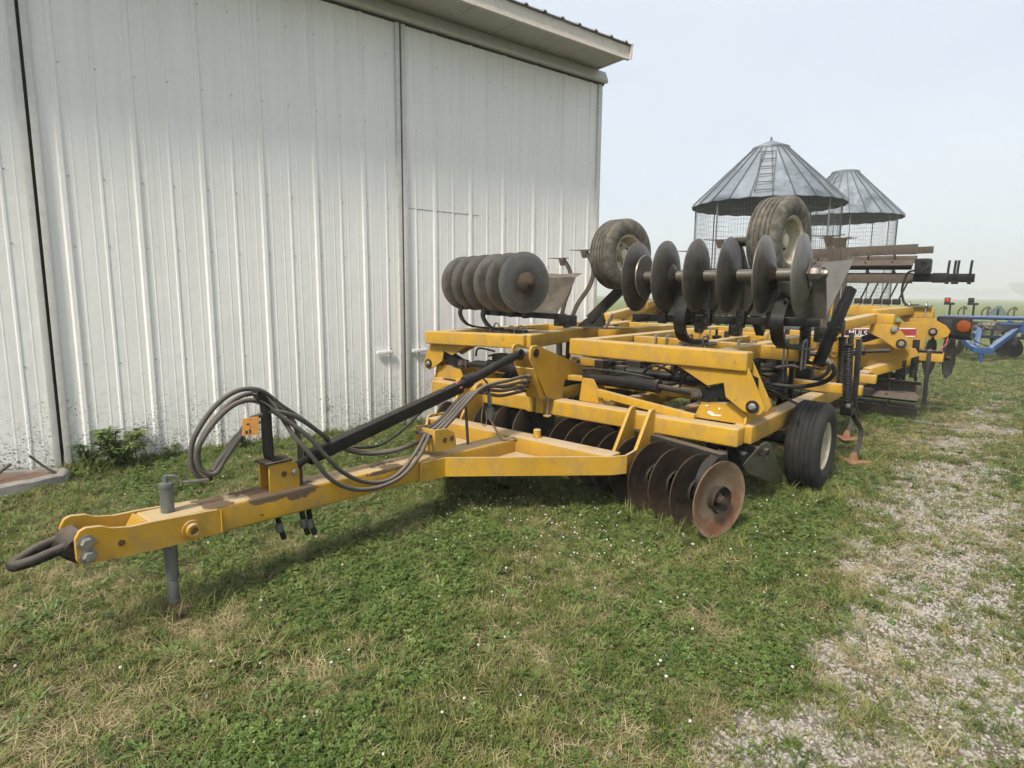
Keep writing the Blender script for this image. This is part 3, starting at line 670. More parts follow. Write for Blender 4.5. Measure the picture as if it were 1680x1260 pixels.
# ------------------------------------------------------------------ corn cribs
M['zinc_roof'] = metalmat('patchy galvanised roof', (.15, .175, .205), (.34, .375, .41), .45, .45, .8, (.085, .095, .11), .5, .1)
M['zinc_seam'] = plain('roof seam', (.12, .135, .15), .6, .3)
M['wire'] = plain('galvanised wire mesh', (.17, .17, .175), .7)
M['crib_dark'] = plain('underside shade and base steel', (.035, .038, .042), .7)  # shade of the unlit roof underside put into the colour; base ring shares it
def crib(x, y, z_rim, z_peak, r_roof, r_wall, label, ladder_az, zb=0, cap=True, yaw=0):
    t = empty('corn_crib', (x, y, zb)); tag(t, label, 'corn crib', 'wire corn cribs behind the barn')
    n = 24; cap_r = .55; zc = z_peak - .35
    for i in range(n):
        a0, a1 = yaw + 2 * math.pi * i / n, yaw + 2 * math.pi * (i + 1) / n; am = (a0 + a1) / 2; v = []; cs = [(a0, 0), (am, .03), (a1, 0)]
        for (rr, zz) in ((r_roof, z_rim), ((r_roof + cap_r) / 2, (z_rim + zc) / 2), (cap_r, zc)):
            for (a, e) in cs: v.append((rr * math.cos(a), rr * math.sin(a), zz - e * (1 if rr > cap_r + .1 else 0)))
        for (rr, zz) in ((r_roof, z_rim - .02), ((r_roof + cap_r) / 2, (z_rim + zc) / 2 - .02), (cap_r, zc - .02)):
            for (a, e) in cs: v.append((rr * math.cos(a) * .999, rr * math.sin(a) * .999, zz - e))
        f = []
        for r_ in range(2):
            for q in range(2):
                b = r_ * 3 + q; f.append((b, b + 1, b + 4, b + 3)); pass
        for q in range(2): f.append((q, 9 + q, 10 + q, q + 1))
        rp = from_lists('roof_panel', v, f, M['zinc_roof'], t)
        lf_ = [(q, q + 3, q + 4, q + 1) for q in (0, 1, 3, 4)]; from_lists('underside_shade', [(a * .996, b * .996, c - .006) for a, b, c in v[9:]], lf_, M['crib_dark'], rp)  # added dark sheet below each panel, painting the shade inside the roof
        p0 = Vector((r_roof * 1.005 * math.cos(a0), r_roof * 1.005 * math.sin(a0), z_rim + .02)); p1 = Vector((cap_r * math.cos(a0), cap_r * math.sin(a0), zc + .02))
        beam('roof_seam', p0, p1, .035, .03, M['zinc_seam'], t, bev=0)
    v, f = lathe_data([(zc - .03, cap_r + .06), (zc + .03, cap_r + .06), (z_peak - .10, .10), (z_peak - .08, .0)] if cap else [(zc - .03, cap_r + .05), (zc + .06, cap_r + .05), (zc + .10, cap_r * .9), (zc + .1, 0)], 20)
    v = [Vector((q.y, q.z, q.x)) for q in v]; from_lists('roof_cap', v, f, M['zinc_roof'], t)
    if cap: cyl('finial', (0, 0, z_peak - .1), (0, 0, z_peak + .03), .035, M['zinc_seam'], t, 8)
    # ladder lying on the roof slope
    if ladder_az is not None:
        d = Vector((math.cos(ladder_az), math.sin(ladder_az), 0)); s = Vector((-d.y, d.x, 0)); lad = None
        A = d * (r_roof * .98) + Vector((0, 0, z_rim + .12)); Bp = d * (cap_r + .55) + Vector((0, 0, zc - .13))
        sl_ = (zc - z_rim) / (r_roof - cap_r); A = d * (r_roof * .97) + Vector((0, 0, z_rim + r_roof * .03 * sl_ + .09)); Bp = d * (cap_r + .35) + Vector((0, 0, zc - .35 * sl_ + .09))
        lad = empty('roof_ladder', (0, 0, 0), (0, 0, 0), t)
        for q in (-1, 1): beam('rail', A + s * .27 * q, Bp + s * .22 * q, .035, .035, M['zinc_seam'], lad, bev=0)
        for k in range(6):
            tt = k / 5; c0 = A.lerp(Bp, tt * .97 + .015); hw = .27 - .05 * tt; beam('rung', c0 - s * hw, c0 + s * hw, .03, .03, M['zinc_seam'], lad, bev=0)
    # wire walls: uprights and hoops as real wires
    v, f = [], []
    def wire(p, q, w):
        d_ = (q - p).normalized(); a = d_.orthogonal().normalized() * w; b = d_.cross(a.normalized()) * w; i0 = len(v)
        v.extend([p + a, p - a * .5 + b * .87, p - a * .5 - b * .87, q + a, q - a * .5 + b * .87, q - a * .5 - b * .87])
        f.extend([(i0, i0 + 1, i0 + 4, i0 + 3), (i0 + 1, i0 + 2, i0 + 5, i0 + 4), (i0 + 2, i0, i0 + 3, i0 + 5)])
    nv = 150
    for i in range(nv):
        a = 2 * math.pi * i / nv; wire(Vector((r_wall * math.cos(a), r_wall * math.sin(a), .2)), Vector((r_wall * math.cos(a), r_wall * math.sin(a), z_rim + .15)), .004)
    zz = .2; k = 0
    while zz < z_rim + .1:
        for i in range(48):
            a, b = 2 * math.pi * i / 48, 2 * math.pi * (i + 1) / 48; w0 = .02 * math.sin(i * 1.7 + k)
            wire(Vector((r_wall * math.cos(a), r_wall * math.sin(a), zz + w0)), Vector((r_wall * math.cos(b), r_wall * math.sin(b), zz + .02 * math.sin((i + 1) * 1.7 + k))), .004)
        zz += .17; k += 1
    tag(from_lists('wire_mesh', v, f, M['wire'], t), kind='stuff')
    for i in range(8):
        a = yaw + 2 * math.pi * i / 8 + .3; beam('post', (r_wall * 1.01 * math.cos(a), r_wall * 1.01 * math.sin(a), -.1), (r_wall * 1.01 * math.cos(a), r_wall * 1.01 * math.sin(a), z_rim + .1), .035, .035, M['wire'], t, upv=(math.cos(a), math.sin(a), 0), bev=0)
    lathe_v, lathe_f = lathe_data([(-.2, r_wall + .15), (.2, r_wall + .15), (.2, 0)], 32)
    from_lists('base_ring', [Vector((q.y, q.z, q.x)) for q in lathe_v], lathe_f, M['crib_dark'], t)
    return t
crib(-6.99, 22.45, 4.78, 7.02, 2.50, 2.34, 'nearer conical roofed wire corn crib with ladder on its roof', math.atan2(-22.4, 6.99) - .05, float(gz(-7, 22)), True, .1)
crib(-6.6, 32.1, 5.25, 7.62, 2.50, 2.24, 'farther conical roofed wire corn crib with open cap and no ladder', None, float(gz(-7, 32)), False, .05)

# ------------------------------------------------------------------ far trees, fading in the smoke
M['far_leaf'] = leafmat('far foliage', (.035, .06, .02), (.06, .095, .03), .2)
M['bark'] = plain('bark', (.07, .055, .04), .9)
def tree(x, y, h, rx, label, n=900, leaf_s=.45, trunk_h=.3, group='trees far across the field', mat_leaf='far_leaf', zb=0, rad0=None):
    t = empty('tree', (x, y, zb)); tag(t, label, 'tree', group)
    rs = np.random.default_rng(int(abs(x) * 13 + y)); v, f = [], []
    cs = [(rs.uniform(-.6, .6) * rx, rs.uniform(-.6, .6) * rx, h * rs.uniform(.42, .82), rs.uniform(.38, .6)) for _ in range(9)]
    for _ in range(n):
        c = cs[rs.integers(len(cs))]; d = rs.normal(size=3); d /= np.linalg.norm(d); r = rs.uniform(.55, 1.0) ** .5 * c[3]
        p = Vector((c[0] + d[0] * r * rx, c[1] + d[1] * r * rx, min(h, max(h * .12, c[2] + d[2] * r * h * .38)))); a = Vector(rs.normal(size=3)).normalized(); b = a.orthogonal().normalized(); s = leaf_s * rs.uniform(.6, 1.3)
        i0 = len(v); v += [p + a * s, p + b * s * .6, p - a * s, p - b * s * .6]; f.append((i0, i0 + 1, i0 + 2, i0 + 3))
    from_lists('crown', v, f, M[mat_leaf], t)
    r0_ = rad0 or h * .025
    tube('trunk', [(0, 0, -.3), (rs.uniform(-.1, .1), 0, h * .3), (rs.uniform(-.3, .3), rs.uniform(-.3, .3), h * .7)], r0_, M['bark'], t, 4, 7)
    for q in range(4):
        a = q * 1.57 + rs.uniform(0, 1); tube('limb', [(0, 0, h * .28), (rx * .3 * math.cos(a), rx * .3 * math.sin(a), h * .45), (rx * .55 * math.cos(a), rx * .55 * math.sin(a), h * .62)], r0_ * .45, M['bark'], t, 3, 5)
    return t
rs_ = random.Random(5)
tl = [(-142.6, 1085, 25.4, 17.1, 'tallest of the faint blue trees left of the blue implement'), (-117.8, 1116, 23.9, 18.6, 'faint blue tree just right of the tallest far tree'),
      (-93, 1132, 18.8, 18.6, 'low faint tree midway along the far tree line'), (-71.3, 1139, 15.9, 20.2, 'small faint tree behind the warning lights'),
      (-49.6, 1147, 13.8, 18.6, 'lowest faint tree behind the grey triangle sign'), (5.4, 868, 20.3, 14, 'faint tree at the right edge of the photo'),
      (-23.2, 1155, 14.5, 18.6, 'faint tree left of the gap at the far right'), (-167.4, 1100, 21.8, 18.6, 'faint tree hidden partly by the yellow implement')]
for (x, y, h, r_, lb) in tl: tree(x, y, h, r_, lb, 1600, 1.6)
# shrub seen past the barn corner, between the wheel and the frame
tree(-5.6, 14.5, 2.15, .95, 'leafy green bush beyond the barn corner behind the upturned wheel', 900, .075, group='bushes', mat_leaf='weed', zb=float(gz(-5.6, 14.5)), rad0=.03)

# ------------------------------------------------------------------ the yellow tillage implement (x across, y along, z up from the yard)
MA = empty('tillage_implement', (XC, 0, 0), (0, TILT, 0))
tag(MA, 'large folded yellow disc ripper with long tongue, parked beside the white barn', 'farm implement')
YL, YD, BK, BD = M['yellow'], M['yellow_dusty'], M['black'], M['black_dusty']
def strip(name, pts, h, t, material, parent):
    v, f = sweep_data([Vector(p) for p in pts], [(h / 2, t / 2), (-h / 2, t / 2), (-h / 2, -t / 2), (h / 2, -t / 2)], (0, 0, 1))
    return from_lists(name, v, f, material, parent, 30)
# --- tongue and hitch
tc = lambda y: .572 - .036 * (y - 1.48) - .0775
tg = beam('tongue', (0, 1.13, tc(1.13)), (0, 4.2, tc(4.2)), .2, .155, M['tongue'], MA, bev=.016, seg=3)
SP = [(.805, .60), (.825, .636), (.853, .647), (.919, .636), (.951, .611), (1.037, .591), (1.148, .590), (1.465, .566), (1.478, .55), (1.48, .436), (1.465, .425), (1.196, .436), (.881, .463), (.815, .476), (.805, .50)]
for x in (.1125, -.1125): plate('side_plate', px_(x, SP), .022, YL, tg)
plate('nose_plate', [(-.098, 1.125, .585), (.098, 1.125, .585), (.098, 1.05, .455), (-.098, 1.05, .455)], .014, YD, tg)
for (y, z) in ((.848, .575), (.851, .507)): bolt('hitch_bolt', (.124, y, z), (1, 0, 0), .027, M['steel'], tg)
for (y, z) in ((.848, .575), (.851, .507)): bolt('hitch_bolt', (-.124, y, z), (-1, 0, 0), .027, M['steel'], tg)
lathe('pin_boss', [(0, .05), (.012, .05), (.012, .036), (.04, .036), (.04, .022), (.0, .022)], (.123, 1.322, .496), (1, 0, 0), YD, tg, 20)
lathe('pin_hole', [(0, .016), (.004, .016), (.004, .0)], (.124, .993, .527), (1, 0, 0), M['ink'], tg, 14)
eye = tube('hitch_eye', [(.062, .82, .56), (.064, .72, .543), (.050, .66, .526), (.022, .61, .513), (.0, .595, .509), (-.022, .61, .513), (-.050, .66, .526), (-.064, .72, .543), (-.062, .82, .56)], .025, BD, MA, 6, 12)
plate('casting_block', px_(.0, [(.745, .535), (.775, .58), (.81, .606), (.86, .612), (.875, .47), (.83, .455), (.77, .505)]), .18, BD, eye, .012)
jack = cyl('jack', (0, 1.258, .20), (0, 1.258, .71), .033, M['galv'], MA, 20)
cyl('jack_leg', (0, 1.258, .062), (0, 1.258, .24), .028, M['galv'], jack, 20)
lathe('jack_cap', [(0, .033), (.02, .038), (.035, .034), (.04, .014), (.075, .014), (.075, 0)], (0, 1.258, .705), (0, 0, 1), M['galv'], jack, 20)
tube('crank', [(0, 1.258, .77), (.0, 1.30, .768), (0, 1.34, .725), (0, 1.49, .706)], .0085, M['steel'], jack, 6, 8)
cyl('crank_knob', (0, 1.49, .70), (0, 1.49, .755), .014, BK, jack, 10)
# --- hose stand and the front lug
for x in (-.055, .055): plate('front_lug', px_(x, [(1.805, .55), (1.805, .728), (1.95, .728), (1.99, .70), (2.005, .655), (2.005, .545)]), .012, YL, tg)
box('lug_top', (0, 1.87, .735), (.14, .17, .012), BD, tg)
cyl('lug_pin', (-.08, 1.965, .655), (.085, 1.965, .655), .016, M['steel'], tg, 12)
lathe('lug_hole', [(0, .018), (.003, .018), (.003, 0)], (.062, 1.90, .655), (1, 0, 0), M['ink'], tg, 14)
hs = ribbon('hose_stand', [(0, 1.90, .745), (0, 1.845, .748), (0, 1.838, .85), (0, 1.835, .98), (0, 1.83, 1.09), (0, 1.80, 1.15), (0, 1.765, 1.175)], .105, .014, (1, 0, 0), BK, MA)
ribbon('hose_hook', [(.05, 1.835, 1.05), (.06, 1.80, 1.09), (.06, 1.76, 1.12), (.06, 1.74, 1.17)], .05, .01, (1, 0, 0), BD, hs)
# --- lift mast from tongue to centre tower
mast = beam('mast_bar', (0, 2.10, .70), (-.055, 3.55, .99), .075, .085, BK, MA, bev=.008)
cyl('mast_tube', (-.05, 3.40, .962), (-.075, 4.27, 1.185), .040, BK, mast, 18)
cyl('mast_rod_end', (0, 1.99, .66), (0, 2.12, .705), .024, BD, mast, 12)
lathe('mast_collar', [(-.02, .05), (0, .058), (.03, .058), (.05, .05)], (-.056, 3.62, 1.02), (-.02, .97, .25), BK, mast, 18)
lathe('mast_eye', [(-.03, .05), (.03, .05), (.03, .025), (-.03, .025), (-.03, .05)], (-.075, 4.33, 1.20), (1, 0, 0), BD, mast, 18)
bolt('mast_bolt', (-.035, 3.33, 1.0), (0, -.2, 1), .014, M['steel'], mast)
ribbon('mast_tape', [(-.1, 3.5, .985), (-.055, 3.50, 1.032), (-.01, 3.52, .99)], .03, .004, (0, 1, 0), M['pink'], mast, 5)
# --- A-frame
for s in (1, -1):
    strip('draft_arm', [(.112 * s, 2.96, .432), (.125 * s, 3.20, .427), (1.06 * s, 4.12, .427), (1.125 * s, 4.22, .43), (1.10 * s, 4.42, .43)], .148, .022, YL, MA)
    plate('arm_floor', [(.1 * s, 3.25, .362), (1.0 * s, 4.12, .362), (.1 * s, 4.12, .362)], .01, YD, MA)
cross = beam('draft_cross_tube', (-1.04, 4.19, .43), (1.04, 4.19, .43), .2, .142, YD, MA, bev=.016)
for s in (1, -1): cyl('hinge_pin', (.86 * s, 4.47, .385), (1.19 * s, 4.47, .385), .026, M['steel'], MA, 14)
lathe('hinge_boss', [(0, .06), (.03, .06), (.03, .03)], (1.115, 4.47, .385), (1, 0, 0), YL, MA, 20)
bolt('hinge_nut', (1.15, 4.47, .385), (1, 0, 0), .036, M['steel'], MA)
BR = [(4.75, .80), (4.69, .80), (4.66, .785), (4.41, .45), (4.405, .37), (4.44, .325), (4.50, .325), (4.55, .355), (4.88, .565), (4.88, .583), (4.755, .583)]
for x in (.90, 1.085, -.90, -1.085): plate('hinge_bracket', px_(x, BR), .03, YL, MA)
cyl('tongue_post', (.256, 4.2, .50), (.256, 4.2, .575), .034, YL, MA, 16)
lb = plate('hose_clamp_plate', px_(.115, [(3.095, .56), (3.095, .735), (3.22, .725), (3.30, .685), (3.325, .62), (3.325, .555)]), .012, YL, MA)
plate('clamp_face', [(.115, 3.095, .56), (.115, 3.095, .735), (-.09, 3.095, .735), (-.09, 3.095, .56)], .012, YL, lb)
plate('clamp_side', px_(-.09, [(3.095, .56), (3.095, .735), (3.24, .72), (3.30, .66), (3.30, .56)]), .012, YL, lb)
for y in (3.20, 3.276): lathe('clamp_hole', [(0, .022), (.002, .022), (.002, 0)], (.1225, y, .637), (1, 0, 0), M['ink'], lb, 14)
# --- main frame
fb = beam('front_bar', (-1.68, 4.83, .66), (1.81, 4.83, .66), .16, .152, YL, MA, bev=.018, seg=3)
for s, e in ((1, 1.79), (-1, -1.75)):
    rail = beam('side_rail', (e, 4.915, .665), (e + .05 * s, 10.2, .65), .15, .155, YD, MA, bev=.018, seg=3)
    beam('rear_rail', (e + .04 * s, 10.0, .69), (e + .66 * s, 10.95, .93), .13, .13, YL, MA)
for x in (-1.1, -.45, .45, 1.1): beam('frame_rail', (x, 4.915, .655), (x, 10.6, .64), .10, .14, YD, MA)
for y, w in ((5.9, 1.7), (7.25, 2.24), (8.35, 2.2), (9.6, 1.75), (10.7, 2.3)):
    beam('cross_bar', (-w, y, .80 if y > 6.5 else .77), (w, y, .80 if y > 6.5 else .77), .1, .1, YL, MA)
# centre tower
TW = [(4.36, 1.255), (4.385, 1.28), (4.45, 1.285), (4.50, 1.268), (5.40, .975), (5.40, .92), (4.92, .92), (4.88, .742), (4.74, .742), (4.62, .785), (4.355, 1.17)]
tw = plate('tower_plate', px_(.03, TW), .022, YL, MA); plate('tower_plate', px_(-.18, TW), .022, YL, MA)
plate('tower_front', [(.03, 4.605, .765), (-.18, 4.605, .765), (-.18, 4.42, 1.07), (.03, 4.42, 1.07)], .016, YL, MA)
cyl('tower_pin', (-.22, 4.435, 1.215), (.05, 4.435, 1.215), .032, M['steel'], MA, 16)
lathe('pin_washer', [(0, .04), (.01, .04), (.01, .0)], (.042, 4.435, 1.215), (1, 0, 0), BD, MA, 18)
for x in (-.2, -.09): box('stop_lug', (x, 4.715, .672), (.085, .07, .15), YL, MA, .012)
cyl('stop_pin', (-.0, 4.70, .57), (-.0, 4.70, .80), .012, M['steel'], MA, 10); lathe('stop_washer', [(0, .035), (.01, .035), (.01, 0)], (0, 4.70, .772), (0, 0, 1), YD, MA, 14); lathe('stop_washer', [(0, .04), (.012, .04), (.012, 0)], (0, 4.70, .578), (0, 0, 1), YD, MA, 14)
beam('tower_tie', (.045, 5.0, .935), (.40, 5.0, .945), .07, .05, YL, MA, bev=.006); beam('tower_tie', (-.2, 5.0, .935), (-.55, 5.0, .945), .07, .05, YL, MA, bev=.006)
# --- hinge towers and fold cylinders at the front, right then left
def front_hinge(s, pinx, dz=0):
    E = lambda L: [(a * s, b) for a, b in L]
    g = plate('hinge_gusset', py_(4.965, E([(1.36, .738), (1.41, .86), (1.68, .888), (1.80, .885), (1.80, .742)])), .018, YL, MA)
    plate('gusset_lip', [(1.41 * s, 4.955, .868), (1.69 * s, 4.955, .895), (1.69 * s, 5.05, .895), (1.41 * s, 5.05, .868)], .012, YD, g)
    plate('gusset_side', [(1.80 * s, 4.915, .742), (1.80 * s, 4.97, .895), (1.80 * s, 5.35, .90), (1.80 * s, 5.75, .745)], .018, YL, g)
    for y in (4.90, 5.06):
        plate('wing_hinge_plate', py_(y, E([(1.21, 1.172), (1.484, 1.03), (1.62, 1.075), (1.64, .955), (1.78, .865), (1.86, .832), (1.93, .85), (1.958, .905), (1.775, 1.262), (1.74, 1.285), (1.735, 1.172)])), .022, YL, MA)
    for y in (4.945, 5.015):
        plate('fold_link', py_(y, E([(1.34, .905), (1.36, .975), (1.45, .995), (1.80, 1.14), (1.85, 1.12), (1.85, 1.045), (1.82, 1.02), (1.48, .895)])), .016, BK, MA)
    cyl('hinge_pin', (1.862 * s, 4.865, .905), (1.862 * s, 5.15, .905), .03, M['steel'], MA, 14)
    lathe('pin_washer', [(0, .052), (.012, .052), (.012, .03), (.016, 0)], (1.862 * s, 4.885, .905), (0, -1, 0), BD, MA, 18)
    bolt('pin_nut', (1.862 * s, 4.873, .905), (0, -1, 0), .022, M['steel'], MA)
    bolt('link_bolt', (1.78 * s, 4.935, 1.08), (0, -1, 0), .03, M['steel'], MA); bolt('link_bolt', (1.385 * s, 4.935, .94), (0, -1, 0), .03, M['slat'], MA)
    c = cyl('fold_cylinder', (.30 * s, 4.98, .955), (1.0 * s, 4.98, .955), .056, BK, MA, 22)
    cyl('cylinder_rod', (1.0 * s, 4.98, .955), (1.34 * s, 4.98, .94), .026, BD, c, 14)
    lathe('cylinder_gland', [(0, .062), (.03, .064), (.03, .03)], (.985 * s, 4.98, .955), (s, 0, 0), BD, c, 20)
    box('rod_clevis', (1.365 * s, 4.98, .94), (.09, .055, .09), M['slat'], c, .012)
    box('cylinder_base', (.27 * s, 4.98, .955), (.09, .08, .1), BD, c, .012)
    tube('cylinder_hose', [(.30 * s, 4.95, 1.0), (.25 * s, 4.93, 1.04), (.45 * s, 4.93, 1.055), (.75 * s, 4.95, 1.045), (.95 * s, 5.0, 1.02)], .013, M['hose_dark'], c, 6, 7)
    for y in (4.92, 5.04): plate('cylinder_bracket', py_(y, E([(.22, .738), (.50, .738), (.45, .83), (.37, .96), (.25, .96)])), .016, YL, MA)
    beam('strut', (.44 * s, 4.885, .845), (1.40 * s, 4.885, .742), .05, .07, YL, MA, bev=.006)
front_hinge(1, 1.86); front_hinge(-1, 1.86)
plate('decal_scrap', py_(4.9545, [(1.475, .805), (1.50, .81), (1.545, .785), (1.59, .79), (1.595, .778), (1.52, .77), (1.475, .788)]), .002, M['white'], MA, 0)
plate('decal_scrap', py_(4.9545, [(1.455, .853), (1.475, .856), (1.475, .846), (1.457, .843)]), .002, M['white'], MA, 0); plate('decal_scrap', py_(4.9545, [(1.565, .845), (1.58, .852), (1.582, .832), (1.567, .83)]), .002, M['white'], MA, 0)
# --- folded right wing
wz = 1.255
beam('wing_front_bar', (.12, 4.93, wz), (1.80, 4.93, wz), .15, .155, YL, MA, bev=.018, seg=3)
beam('wing_rail', (.20, 5.0, wz), (.17, 8.6, wz), .13, .14, YL, MA); beam('wing_rail', (1.0, 5.0, wz - .01), (1.0, 8.4, wz - .01), .09, .12, YD, MA); beam('wing_rail', (1.50, 5.0, wz - .005), (1.62, 8.4, wz + .04), .12, .13, YL, MA)
beam('gang_tube', (.27, 5.92, wz), (1.95, 5.92, wz), .11, .125, YL, MA); beam('wing_cross_bar', (.1, 7.3, wz + .01), (1.75, 7.3, wz + .01), .12, .14, YL, MA); beam('wing_cross_bar', (.1, 8.45, wz), (1.66, 8.45, wz), .14, .15, YL, MA)
# --- folded left wing
beam('wing_front_bar', (-1.84, 4.88, 1.215), (-.40, 4.88, 1.262), .15, .145, YL, MA, bev=.018, seg=3)
beam('wing_rail', (-.43, 4.86, 1.262), (-1.15, 8.3, 1.27), .15, .145, YL, MA, bev=.018, seg=3)
beam('wing_rail', (-1.70, 4.96, 1.225), (-1.70, 8.3, 1.25), .13, .14, YL, MA); beam('gang_tube', (-1.64, 5.75, 1.235), (-.66, 5.75, 1.26), .11, .12, YD, MA); beam('wing_cross_bar', (-1.64, 7.0, 1.24), (-.95, 7.0, 1.26), .11, .12, YL, MA)
beam('wing_cross_bar', (-1.64, 8.25, 1.25), (-.3, 8.25, 1.26), .14, .14, YL, MA); beam('wing_rail', (-.28, 6.9, 1.27), (-.30, 8.5, 1.27), .13, .14, YL, MA); beam('wing_cross_bar', (-.9, 6.9, 1.262), (-.2, 6.9, 1.27), .12, .135, YL, MA)
# --- middle and rear hinge towers, right side (and their left twins)
for s in (1, -1):
    E = lambda L: [(a * s, b) for a, b in L]
    for y in (8.45, 8.58): plate('wing_hinge_plate', py_(y, E([(1.42, 1.335), (1.66, 1.335), (1.68, 1.30), (1.955, .90), (1.935, .83), (1.86, .80), (1.79, .83), (1.52, .86), (1.40, 1.05)])), .022, YL, MA)
    cyl('hinge_pin', (1.862 * s, 8.40, .872), (1.862 * s, 8.66, .872), .034, M['steel'], MA, 14); lathe('pin_washer', [(0, .062), (.012, .062), (.014, 0)], (1.862 * s, 8.435, .872), (0, -1, 0), BD, MA, 18)
    lathe('plate_boss', [(0, .045), (.016, .045), (.016, .02), (.004, .018), (.004, 0)], (1.70 * s, 8.438, 1.06), (0, -1, 0), YD, MA, 16)
    plate('hinge_gusset', py_(8.52, E([(1.3, .735), (1.35, .92), (1.80, .95), (1.93, .80), (1.93, .735)])), .02, YL, MA)
    beam('wing_arm', (1.55 * s, 8.35, 1.36), (1.82 * s, 10.0, 1.472), .15, .135, YL, MA, bev=.016); beam('wing_arm', (1.77 * s, 10.06, 1.472), (2.10 * s, 10.06, 1.472), .15, .132, YL, MA, bev=.016)
    for y in (9.97, 10.15): plate('wing_hinge_plate', py_(y, E([(1.80, 1.27), (1.83, 1.405), (2.09, 1.405), (2.31, 1.155), (2.285, 1.08), (2.22, 1.05), (2.15, 1.07), (1.97, 1.20)])), .022, YL, MA)
    plate('fold_link', py_(10.02, E([(1.70, 1.13), (1.72, 1.21), (2.12, 1.375), (2.17, 1.34), (2.16, 1.28), (1.76, 1.12)])), .02, BK, MA)
    bolt('link_bolt', (2.115 * s, 9.955, 1.325), (0, -1, 0), .034, M['steel'], MA); cyl('hinge_pin', (2.222 * s, 9.93, 1.14), (2.222 * s, 10.2, 1.14), .036, M['steel'], MA, 14); lathe('pin_washer', [(0, .065), (.012, .065), (.014, 0)], (2.222 * s, 9.955, 1.14), (0, -1, 0), BD, MA, 18)
    plate('rear_hinge_plate', py_(10.30, E([(1.55, .73), (1.55, 1.06), (2.02, 1.10), (2.36, 1.06), (2.42, .97), (1.95, .735)])), .02, YD, MA)
    for y in (11.16, 11.42): plate('rear_wing_plate', py_(y, E([(2.02, 1.465), (2.45, 1.465), (2.62, 1.37), (2.685, 1.29), (2.66, 1.21), (2.57, 1.16), (2.42, 1.165), (2.20, 1.27)])), .024, YL, MA)
    cyl('hinge_pin', (2.47 * s, 11.1, 1.27), (2.47 * s, 11.48, 1.27), .034, M['steel'], MA, 14); lathe('pin_washer', [(0, .06), (.012, .06), (.014, 0)], (2.47 * s, 11.146, 1.27), (0, -1, 0), BD, MA, 18)
    beam('wing_arm', (1.80 * s, 10.1, 1.53), (2.14 * s, 11.25, 1.575), .13, .12, YL, MA); beam('rear_wing_bar', (.28 * s, 11.3, 1.552), (2.44 * s, 11.3, 1.546), .16, .165, YL, MA, bev=.018)
for x in (1.05, 1.2, 1.42, 1.6): ribbon('u_bolt', [(x, 11.215, 1.45), (x, 11.214, 1.60), (x, 11.23, 1.645), (x, 11.37, 1.645), (x, 11.386, 1.45)], .014, .014, (1, 0, 0), YD, MA, 4)
# maker's plate on the rear hinge plate, half hidden
dk = plate('decal', py_(10.93, [(1.31, 1.14), (1.31, 1.265), (1.42, 1.31), (1.50, 1.31), (1.58, 1.27), (2.28, 1.33), (2.28, 1.20)]), .004, M['red_print'], MA, 0); plate('decal_band', py_(10.9275, [(1.335, 1.15), (1.335, 1.235), (1.70, 1.255), (1.70, 1.165)]), .002, M['dark_lens'], dk, 0)
plate('decal_backing', py_(10.945, [(1.15, .95), (1.15, 1.42), (2.40, 1.40), (2.40, .97)]), .02, YD, MA)
text_mesh('decal_lettering', 'MULS', .115, M['white'], Matrix.Translation((1.51, 10.9255, 1.20)) @ Matrix.Rotation(R(90), 4, 'X') @ Matrix.Scale(.95, 4, (1, 0, 0)), dk)
for z in (1.258, 1.140): plate('decal_line', py_(10.926, [(1.31, z - .006), (1.31, z + .008), (2.27, z + .066), (2.27, z + .05)]), .003, M['white'], dk, 0)

# --- discs
def disc_mesh(name, r, depth, material, notch=0):
    Rs = (r * r + depth * depth) / (2 * depth); prof = []
    k = 9
    for i in range(k + 1):
        rr = r * (1 - i / k); prof.append((depth - (Rs - math.sqrt(Rs * Rs - rr * rr)) if False else (math.sqrt(Rs * Rs - rr * rr) - (Rs - depth)), rr))
    inner = [(a - .008, b) for a, b in prof]
    seg = 40; V = []; F = []; allp = prof + inner[::-1]; n = len(allp)
    for i in range(seg):
        a = 2 * math.pi * i / seg
        for q, (ax, rr) in enumerate(allp):
            g = rr
            if notch and rr > r * .86: g = rr * (1 - .11 * (.5 + .5 * math.cos(a * notch)) ** 3)
            V.append((ax, g * math.cos(a), g * math.sin(a)))
    for i in range(seg):
        j = (i + 1) % seg
        for q in range(n):
            w = (q + 1) % n; F.append((i * n + q, i * n + w, j * n + w, j * n + q))
    me = bpy.data.meshes.new(name); me.from_pydata(V, [], F)
    bm = bmesh.new(); bm.from_mesh(me); bmesh.ops.remove_doubles(bm, verts=bm.verts, dist=1e-5); fix_normals(bm); bm.to_mesh(me); bm.free()
    finish(me, material, 40); return me
DM = {'wing': disc_mesh('disc blade', .305, .062, M['blade']), 'grey': disc_mesh('disc blade', .305, .035, M['blade_grey']), 'front': disc_mesh('disc blade', .287, .05, M['blade_rust']), 'outer': disc_mesh('disc blade', .287, .05, M['blade_mud']), 'rear': disc_mesh('disc blade', .30, .055, BD, 9)}
HUB = {}
def hub_mesh(key, prof, material):
    v, f = lathe_data(prof, 20); me = bpy.data.meshes.new('hub'); me.from_pydata(v, [], f); finish(me, material, 40); HUB[key] = me
hub_mesh('bell', [(-.02, .03), (.045, .105), (.055, .105), (.075, .075), (.095, .055), (.10, .04)], M['blade']); hub_mesh('bell_rust', [(-.03, .10), (-.012, .105), (.03, .04)], M['blade_rust']); hub_mesh('spool', [(-.08, .045), (-.075, .047), (.075, .047), (.08, .045)], M['blade'])
